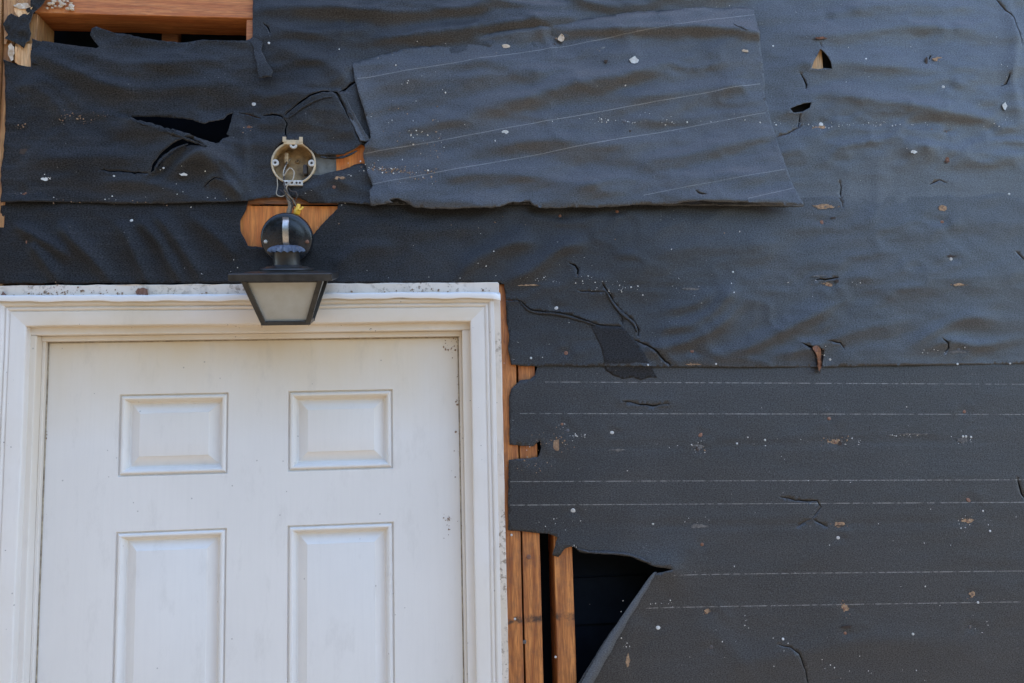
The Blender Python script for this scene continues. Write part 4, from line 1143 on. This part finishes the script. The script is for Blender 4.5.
# arm: flat bent strap from the collar up and back to the plate
pathA = smooth_path([(0, 0.002, 0.060), (0, -0.001, 0.075), (0, 0.000, 0.098), (0, 0.012, 0.112), (-0.004, 0.034, 0.117), (-0.008, 0.062, 0.110), (-0.0125, 0.098, 0.096)], 5)
bm = bmesh.new(); rings = []
for i, p in enumerate(pathA):
    a_ = pathA[max(i - 1, 0)]; b_ = pathA[min(i + 1, len(pathA) - 1)]
    tv = (b_ - a_).normalized(); nv = Vector((0, -tv.z, tv.y))
    w = 0.0058
    rings.append([bm.verts.new(p + Vector((sx_ * w, 0, 0)) + nv * k) for sx_, k in ((-1, -0.0022), (-0.75, -0.0034), (0.75, -0.0034), (1, -0.0022), (1, 0.003), (-1, 0.003))])
for a_, b_ in zip(rings, rings[1:]):
    for k in range(6): bm.faces.new((a_[k], a_[(k + 1) % 6], b_[(k + 1) % 6], b_[k]))
bm.faces.new(rings[0][::-1]); bm.faces.new(rings[-1])
lp('arm', bm, 'steel', True, 35)
# round back plate
bm = lathe_bm([(0.0001, -0.0150), (0.018, -0.0146), (0.034, -0.0128), (0.0385, -0.0108), (0.043, -0.0100), (0.0505, -0.0085), (0.0535, -0.0062), (0.0550, -0.0030), (0.0560, 0.0030), (0.0550, 0.0045), (0.0001, 0.0045)], 48, 'Y', caps=False)
bmesh.ops.remove_doubles(bm, verts=bm.verts, dist=3e-4)
BPX, BPZ = -0.0125, 0.077
for v in bm.verts: v.co += Vector((BPX, 0.112, BPZ))
bp = lp('back_plate', bm, 'black_metal', True, 30)
for sx_, mt, r in ((-0.0435, 'pale', 0.0042), (0.0435, 'nail_rust', 0.0044)):
    bm = lathe_bm([(r, 0.003), (r, 0.0), (r * 0.7, -0.0022), (0.0001, -0.0026)], 14, 'Y')
    for v in bm.verts: v.co += Vector((BPX + sx_, 0.112 - 0.0105, BPZ - 0.007))
    lp('screw', bm, mt, True, 40, bp)
# lantern body
T0, B0, ZT0, ZB0 = 0.0765, 0.0475, -0.0088, -0.094
def lerp(a_, b_, t): return a_ + (b_ - a_) * t
def hw_at(z): return lerp(T0, B0, (ZT0 - z) / (ZT0 - ZB0))
def bar(name, pa_, pb_, wx, wy):
    bm = bmesh.new()
    va = [bm.verts.new(Vector(pa_) + Vector((i * wx, j * wy, 0))) for i, j in ((-1, -1), (1, -1), (1, 1), (-1, 1))]
    vb = [bm.verts.new(Vector(pb_) + Vector((i * wx, j * wy, 0))) for i, j in ((-1, -1), (1, -1), (1, 1), (-1, 1))]
    for k in range(4): bm.faces.new((va[k], va[(k + 1) % 4], vb[(k + 1) % 4], vb[k]))
    bm.faces.new(va[::-1]); bm.faces.new(vb)
    bmesh.ops.bevel(bm, geom=bm.edges[:], offset=0.0008, segments=1, affect='EDGES')
    return lp(name, bm, 'worn_metal')
for i, j in ((-1, -1), (1, -1), (1, 1), (-1, 1)):
    bar('corner_bar', (i * (T0 - 0.0045), j * (T0 - 0.0045), ZT0), (i * (B0 - 0.0045), j * (B0 - 0.0045), ZB0), 0.0052, 0.0052)
bw = 0.0045
for j in (-1, 1):
    bm = box_bm(-B0 - 0.0005, B0 + 0.0005, j * (B0 - bw) - bw - 0.0006, j * (B0 - bw) + bw + 0.0006, ZB0 - 0.004, ZB0 + 0.0045, 0.0012); lp('bottom_rail', bm, 'worn_metal')
    bm = box_bm(j * (B0 - bw) - bw, j * (B0 - bw) + bw, -B0 + 2 * bw, B0 - 2 * bw, ZB0 - 0.0038, ZB0 + 0.0043, 0.0012); lp('bottom_rail', bm, 'worn_metal')
    bm = box_bm(-T0 + 0.001, T0 - 0.001, j * (T0 - 0.0055) - 0.0035, j * (T0 - 0.0055) + 0.0035, ZT0 - 0.003, ZT0 + 0.0012, 0.001); lp('top_rail', bm, 'worn_metal')
for ang in range(4):
    bm = bmesh.new()
    ins = 0.0052
    ht, hb = hw_at(ZT0 - 0.001) - 0.002, hw_at(ZB0 + 0.002) - 0.002
    f = [(-ht, -(ht - ins), ZT0 - 0.001), (ht, -(ht - ins), ZT0 - 0.001), (hb, -(hb - ins), ZB0 + 0.002), (-hb, -(hb - ins), ZB0 + 0.002)]
    k_ = [(x * 0.97, y + 0.0022, z) for x, y, z in f]
    A_ = [bm.verts.new(c) for c in f]; B_ = [bm.verts.new(c) for c in k_]
    bm.faces.new(A_[::-1]); bm.faces.new(B_)
    for k in range(4): bm.faces.new((A_[k], A_[(k + 1) % 4], B_[(k + 1) % 4], B_[k]))
    bmesh.ops.rotate(bm, verts=bm.verts, cent=(0, 0, 0), matrix=Matrix.Rotation(ang * math.pi / 2, 3, 'Z'))
    lp('glass_pane', bm, 'glass')
bm = lathe_bm([(0.013, -0.012), (0.0135, -0.035), (0.020, -0.050), (0.022, -0.062), (0.016, -0.074), (0.0001, -0.080)], 20)
lp('bulb', bm, 'pale', True, 50)

# ------------------------------------------------------------------ nails
def nail_mesh(name, r, dome, mat):
    bm = lathe_bm([(r, 0.0006), (r, -0.0005), (r * 0.8, -dome * 0.7), (r * 0.35, -dome), (0.0001, -dome * 1.02)], 12, 'Y')
    bmesh.ops.recalc_face_normals(bm, faces=bm.faces[:])
    me = bpy.data.meshes.new(name); bm.to_mesh(me); bm.free()
    me.polygons.foreach_set('use_smooth', [True] * len(me.polygons))
    me.materials.append(M[mat]); return me
NM = {'w': nail_mesh('nail_cap', 0.0048, 0.0012, 'nail_white'), 's': nail_mesh('nail_small', 0.0026, 0.0009, 'nail_white'),
      'r': nail_mesh('nail_rusty', 0.0052, 0.0009, 'nail_rust'), 'd': nail_mesh('nail_dull', 0.0044, 0.0010, 'nail_dark'), 'q': nail_mesh('nail_rusty_small', 0.0038, 0.0014, 'nail_rust')}
def nail(sheet_obj, hf, x, y, k):
    hgt = float(hf(np.array([[x, y]], float))[0])
    p = wall_pt(x, y, -hgt - 0.0004)
    o = bpy.data.objects.new('nail', NM[k]); COL.objects.link(o)
    o.parent = sheet_obj; o.location = p - Vector(sheet_obj.location)
    o.rotation_euler = (random.uniform(-0.25, 0.25), 0, random.uniform(-0.25, 0.25))
    s = random.uniform(0.85, 1.15); o.scale = (s, 1, s * random.uniform(0.85, 1.1))
for x, y, k in NAILS_MID:
    nail(mid, h_mid, x, y, k)
for x, y, k in NAILS_TOP:
    nail(top, h_top, x, y, k)
for x, y, k in NAILS_LOW:
    nail(low, h_low, x, y, k)
for x, y, k in [(773, 46, 's'), (624, 121, 'd'), (606, 61, 'd'), (695, 197, 'd'), (497, 53.5, 'd')]:
    if x < 770: nail(patch, h_patch, x, y, k)
    else: nail(top, h_top, x, y, k)
# nails in the bare studs
for x, y, k in [(511.5, 535, 's'), (528.7, 557, 'r'), (515, 619, 's'), (524.5, 642, 'd'), (555.5, 657, 's')]:
    p = wall_pt(x, y, 0.0008 if x < 523 else 0.003 if x < 545 else 0.0048)
    o = bpy.data.objects.new('nail', NM[k]); COL.objects.link(o); o.parent = hw; o.location = p - Vector(hw.location)

# ------------------------------------------------------------------ flakes, crumbs and torn fibres
def scatter(name, parent, hf, clusters, mat, smin=0.0009, smax=0.0026, flat=0.5):
    bm = bmesh.new()
    r = random.Random(hash(name) % 97 + len(clusters))
    items = []
    for cx_, cy_, sx_, sy_, n in clusters:
        for _ in range(n): items.append((r.gauss(cx_, sx_), r.gauss(cy_, sy_)))
    H = hf(np.array(items, float))
    for (x, y), hh in zip(items, H):
        c = wall_pt(x, y, -float(hh) - 0.0006)
        s = smin + (smax - smin) * r.random() ** 2
        a = r.uniform(0, math.pi); el = r.uniform(0.45, 1.0)
        ux = Vector((math.cos(a), 0, math.sin(a))) * s; uz = Vector((-math.sin(a), 0, math.cos(a))) * s * el
        n = r.choice((4, 5, 5, 6))
        ring = []
        for k in range(n):
            t = 2 * math.pi * k / n + r.uniform(-0.3, 0.3); q = r.uniform(0.65, 1.1)
            ring.append(bm.verts.new(c + ux * math.cos(t) * q + uz * math.sin(t) * q + Vector((0, r.uniform(-0.3, 0.3) * s, 0))))
        tip = bm.verts.new(c + Vector((0, -s * flat, 0)))
        for k in range(n): bm.faces.new((ring[k], ring[(k + 1) % n], tip))
        bm.faces.new(ring[::-1])
    return tag(bm_obj(name, bm, M[mat], parent), kind='stuff')
scatter('paint_flakes', patch, h_patch, [(425, 135, 18, 8, 30), (380, 168, 10, 3, 34), (400, 172, 25, 6, 30), (660, 121, 60, 1.2, 40), (405, 60, 20, 6, 5), (455, 80, 60, 30, 8), (600, 80, 70, 40, 8), (640, 118, 50, 3, 22), (590, 83, 8, 2, 5), (410, 130, 25, 30, 10)], 'flake', 0.0010, 0.0030)
scatter('bark_crumbs', patch, h_patch, [(390, 169, 11, 2.5, 90), (412, 174, 13, 4, 110), (438, 153, 6, 3, 22), (425, 132, 20, 9, 24), (405, 112, 25, 12, 10), (700, 18, 8, 3, 4), (565, 40, 6, 4, 5), (605, 50, 5, 3, 5)], 'brown_bit', 0.0010, 0.0032)
scatter('paint_flakes', mid, h_mid, [(620, 288, 16, 4, 26), (585, 268, 12, 10, 6), (552, 279, 30, 2.0, 22), (690, 285, 12, 6, 5), (740, 285, 40, 20, 8), (560, 340, 35, 12, 4), (840, 283, 20, 2, 5), (950, 352, 22, 3, 10), (600, 250, 200, 25, 16), (820, 355, 8, 5, 6), (220, 265, 15, 10, 6), (350, 203, 8, 1, 6), (520, 355, 12, 5, 5)], 'flake', 0.0008, 0.0023)
scatter('paint_flakes', top, h_top, [(45, 178, 4, 3, 6), (185, 172, 14, 4, 5), (60, 195, 60, 4, 20), (190, 197, 30, 5, 8), (55, 145, 15, 15, 6), (880, 125, 60, 1.6, 46), (820, 128, 6, 3, 6), (1000, 120, 12, 4, 8), (1000, 60, 15, 12, 6), (420, 55, 40, 10, 6), (680, 4, 60, 4, 4), (850, 60, 40, 20, 10), (950, 60, 4, 1, 4), (790, 10, 60, 20, 4), (950, 150, 50, 30, 7), (310, 192, 4, 3, 3), (345, 175, 8, 1.5, 6)], 'flake', 0.0008, 0.0022)
scatter('twig_crumbs', top, h_top, [(75, 118, 10, 3, 30), (98, 114, 5, 1.5, 8), (22, 124, 4, 2, 10), (28, 196, 10, 3, 8), (110, 203, 50, 1.5, 16)], 'brown_bit', 0.0008, 0.0026)
scatter('paint_flakes', low, h_low, [(545, 430, 25, 18, 14), (836, 441, 30, 2.5, 14), (700, 446, 25, 2, 10), (966, 520, 25, 3, 10), (578, 436, 7, 1.2, 16), (555, 525, 15, 4, 9), (574, 548, 3, 3, 5), (660, 604, 10, 3, 9), (700, 520, 10, 6, 8), (700, 447, 6, 3, 9), (960, 440, 8, 4, 9), (840, 443, 9, 3, 8), (900, 435, 10, 0.8, 14), (745, 625, 3, 5, 5), (780, 660, 60, 18, 12), (900, 560, 90, 70, 22), (740, 480, 90, 40, 14), (985, 625, 6, 3, 5), (850, 670, 30, 8, 8), (960, 520, 12, 8, 6), (590, 600, 2, 2, 1), (625, 640, 4, 12, 9)], 'flake', 0.0008, 0.0021)
scatter('wood_crumbs', low, h_low, [(552, 442, 10, 6, 34), (530, 466, 10, 3, 14), (515, 640, 6, 20, 1), (837, 441, 7, 2.5, 16), (839, 525, 6, 1.5, 10), (968, 521, 5, 2, 8), (845, 609, 3, 4, 9), (707, 612, 3, 1.5, 6), (972, 594, 2, 2, 5), (700, 448, 5, 1.2, 6)], 'brown_bit', 0.0010, 0.0030)
scatter('wood_crumbs', mid, h_mid, [(827, 284, 6, 1.2, 10), (960, 285, 6, 1.0, 8), (692, 364, 8, 1.0, 8), (820, 352, 3, 3, 6), (500, 230, 150, 10, 8)], 'brown_bit', 0.0010, 0.0028)
scatter('wood_crumbs', top, h_top, [(822, 128, 7, 2, 9), (942, 130, 7, 2, 8), (940, 60, 8, 1.2, 9), (248, 129, 4, 2, 8), (827, 206, 8, 1.5, 9)], 'brown_bit', 0.0010, 0.0030)

flat_h = lambda c: (lambda p: np.full(len(p), c))
scatter('ledge_dirt', df, flat_h(0.0142), [(35, 297, 16, 2, 30), (70, 292, 22, 3, 46), (90, 293, 30, 3, 30), (56, 287, 2, 3, 8), (200, 292, 50, 3, 20), (430, 292, 12, 2.5, 26), (375, 291, 40, 3, 14), (486, 290, 4, 2, 8), (322, 291, 1, 1.5, 4)], 'brown_bit', 0.0008, 0.0034)
scatter('door_dirt', door, flat_h(-DY + 0.0006), [(459, 430, 2, 45, 16), (455, 337, 4, 2, 18), (452, 352, 3, 6, 10), (457, 341, 1.5, 3, 8), (445, 350, 5, 2, 5), (459, 400, 1.5, 2.5, 7), (448, 520, 1.5, 3.5, 9), (462, 525, 0.7, 2, 4), (46, 400, 1.0, 60, 7), (372, 333, 2, 0.8, 6), (458, 375, 1.2, 8, 6), (448, 521, 2, 4, 6), (447, 532, 2, 5, 4), (462, 405, 1, 3, 4), (458, 405, 1, 1.4, 3), (441, 335, 8, 1.5, 6), (452, 460, 6, 60, 5)], 'brown_bit', 0.0008, 0.0034)
scatter('frame_dirt', df, flat_h(0.0226), [(300, 326, 100, 1, 10), (372, 330, 3, 1, 5), (478, 400, 3, 60, 5), (10, 420, 3, 70, 8), (499, 480, 2, 90, 4)], 'dark_bit', 0.0006, 0.0018)
# pale torn caulk on the header
r_ = random.Random(5)
ck = empty('crumbled_caulk', wall_pt(58, 4, 0), 'lumpy cream caulk remnant on the left end of the header', 'caulk')
bm = bmesh.new()
for k in range(26):
    c = wall_pt(r_.uniform(46, 72), r_.uniform(-6, 9.5) * (1.0 if k % 3 else 0.8), -0.004)
    res = bmesh.ops.create_icosphere(bm, subdivisions=1, radius=r_.uniform(0.003, 0.0062))
    for v in res['verts']:
        v.co = Vector((v.co.x * r_.uniform(0.7, 1.5), v.co.y * 0.8, v.co.z * r_.uniform(0.6, 1.2))) + c
bm_obj('caulk_lump', bm, M['caulk'], ck)
# larger pale scraps stuck on the felt
for i, (x, y, w_, h_, hf, mt, lab) in enumerate([
        (561, 38, 3.5, 4.5, h_patch, 'caulk', 'tan paper shred stuck on the upper edge of the loose patch'),
        (605, 50, 6, 4, h_patch, 'galv', 'grey torn paper shred below the top edge of the loose patch'),
        (634, 60, 5, 4.5, h_patch, 'pale', 'pale grey flake in the upper middle of the loose patch'),
        (506, 46, 5, 2.2, h_patch, 'caulk', 'flat tan flake in the dark fold along the patch top'),
        (506, 132, 4.5, 2.0, h_patch, 'pale', 'slanted staple-like metal bit near the patch middle'),
        (745, 51, 4.5, 1.6, h_patch, 'caulk', 'thin tan shred in the fold by the patch right edge'),
        (705, 20, 5, 2.0, h_patch, 'brown_bit', 'brown scrap near the top right of the loose patch'),
        (720, 13, 5, 1.8, h_patch, 'pale', 'white shred at the top right of the loose patch'),
        (1005, 106, 3.0, 4.0, h_top, 'pale', 'white scrape on the upper felt by the right border'),
        (914, 152, 3.6, 1.6, h_top, 'pale', 'white slanted flake on the felt right of the patch corner')]):
    o = slab('paper_shred', [(x + w_ * math.cos(a) * r_.uniform(0.55, 1.1), y + h_ * math.sin(a) * r_.uniform(0.55, 1.1)) for a in [k * math.pi / 4.5 for k in range(9)]],
             -float(hf(np.array([[x, y]], float))[0]) - 0.0014, -float(hf(np.array([[x, y]], float))[0]) + 0.001, M[mt], None, amp=0.8, noise=0.0009)
    tag(o, lab, 'debris')
# torn spots where nails pulled through: tan inner fibre shows
def torn(parent, hf, spots):
    for x, y, w_, h_, mt in spots:
        hh = float(hf(np.array([[x, y]], float))[0])
        w_, h_ = w_ * 1.2, h_ * 1.25
        pts = [(x + w_ * math.cos(a) * r_.uniform(0.45, 1.15), y + h_ * math.sin(a) * r_.uniform(0.4, 1.15)) for a in [k * math.pi / 6 for k in range(12)]]
        slab('torn_spot', pts, -hh - 0.0016, -hh + 0.001, M[mt], parent, amp=0.45, step=1.6, noise=0.0004)
torn(low, h_low, [(836, 442, 7, 3, 'fibre'), (840, 443.5, 2.5, 2.2, 'dark_bit'), (839, 525, 6, 2.6, 'fibre'), (839, 526, 5, 0.9, 'dark_bit'), (968, 520.5, 5.5, 2.4, 'fibre'), (845, 608, 3.6, 4.6, 'fibre'), (707, 611, 3, 2.2, 'fibre'), (972, 594, 2.6, 3, 'fibre'), (699, 446, 7, 1.3, 'grey_fibre'), (697, 449, 1.6, 2.8, 'dark_bit'), (698, 526, 8, 2.0, 'grey_fibre'), (556, 445, 4.5, 5, 'brown_bit'), (617, 450, 7, 1.2, 'grey_fibre'), (962, 440, 5, 3, 'grey_fibre'), (912, 434, 16, 0.7, 'grey_fibre'), (845, 627, 6, 1.2, 'dark_bit'), (628, 660, 2.0, 6, 'fibre')])
torn(mid, h_mid, [(829, 284.5, 6, 1.8, 'fibre'), (837, 281, 2.2, 1.6, 'dark_bit'), (959, 284.5, 6, 1.4, 'fibre'), (693, 364.5, 7, 1.0, 'fibre'), (958, 352, 10, 1.3, 'grey_fibre'), (822, 276, 12, 0.6, 'grey_fibre'), (833, 218, 2.5, 1.2, 'dark_bit'), (950, 256, 6, 1.1, 'dark_bit'), (690, 289, 8, 1.2, 'grey_fibre'), (530, 285, 14, 0.9, 'fibre')])
torn(top, h_top, [(820, 128.5, 8, 2.8, 'fibre'), (942, 130.5, 7, 1.8, 'grey_fibre'), (939, 59.5, 7, 1.9, 'fibre'), (926.5, 61, 1.5, 3.6, 'dark_bit'), (823, 206.5, 9, 2.2, 'fibre'), (942, 208, 5, 2.6, 'fibre'), (248.5, 129, 6, 3.2, 'rust_fibre'), (26, 195, 5, 2.2, 'rust_fibre'), (25, 151, 5, 4, 'dark_bit'), (184, 174.5, 4.5, 1.6, 'flake'), (45, 179, 3.2, 1.4, 'flake'), (340, 178, 7, 1.4, 'fibre'), (947, 160, 2.5, 3, 'rust_fibre'), (820, 38, 6, 1.2, 'rust_fibre')])
torn(patch, h_patch, [(690, 19, 4, 2.4, 'fibre'), (554, 46, 2.4, 3, 'dark_bit'), (606, 61, 1.6, 1.6, 'dark_bit'), (630, 131, 1.3, 1.3, 'dark_bit')])
# rusty shred hanging in the split of the middle sheet
o = slab('rusty_strip', [(812.5, 347), (817, 345.5), (821, 349), (820.5, 358), (821.5, 366), (819.5, 372), (817.5, 366), (817, 356), (814.5, 351)], -0.014, -0.004, M['rust_wood'], None, noise=0.002)
tag(o, 'rust-brown splinter poking through the split near the lap edge', 'splinter')

# ------------------------------------------------------------------ ground
bm = bmesh.new()
bmesh.ops.create_grid(bm, x_segments=40, y_segments=40, size=300)
g = bm_obj('ground', bm, M['ground'])
g.location.z = -0.004
g['kind'] = 'structure'

# ------------------------------------------------------------------ unseen trees added behind the viewer, shaped to darken the felt, most on the left
rt = random.Random(3)
bm = bmesh.new()
for k in range(420):
    a = rt.uniform(-1.35, 1.2)
    x = 0.9 + 11.0 * math.tan(a) * 0.8; y = -10.5 - rt.uniform(0, 2.5) + 0.10 * abs(x)
    u = 1 / (1 + math.exp((x - 0.2) / 1.6))
    top = 2.2 + 7.2 * u + rt.uniform(-0.6, 0.6)
    z = rt.uniform(0.2, 1.0) ** 0.8 * top
    rad = rt.uniform(0.5, 1.0)
    res = bmesh.ops.create_icosphere(bm, subdivisions=2, radius=rad)
    for v in res['verts']:
        n = v.co.normalized()
        v.co = Vector((x, y, max(z - rad * 0.5, 0.0))) + v.co * (1 + 0.28 * math.sin(n.x * 9 + k) * math.sin(n.z * 8 + 2 * k) + rt.uniform(-0.16, 0.16))
wood = bm_obj('added_tree_line', bm, plain_mat('dark_foliage', (0.045, 0.060, 0.022), 0.8, var=0.5, vscale=6.0, spec=0.2))
wood['kind'] = 'stuff'
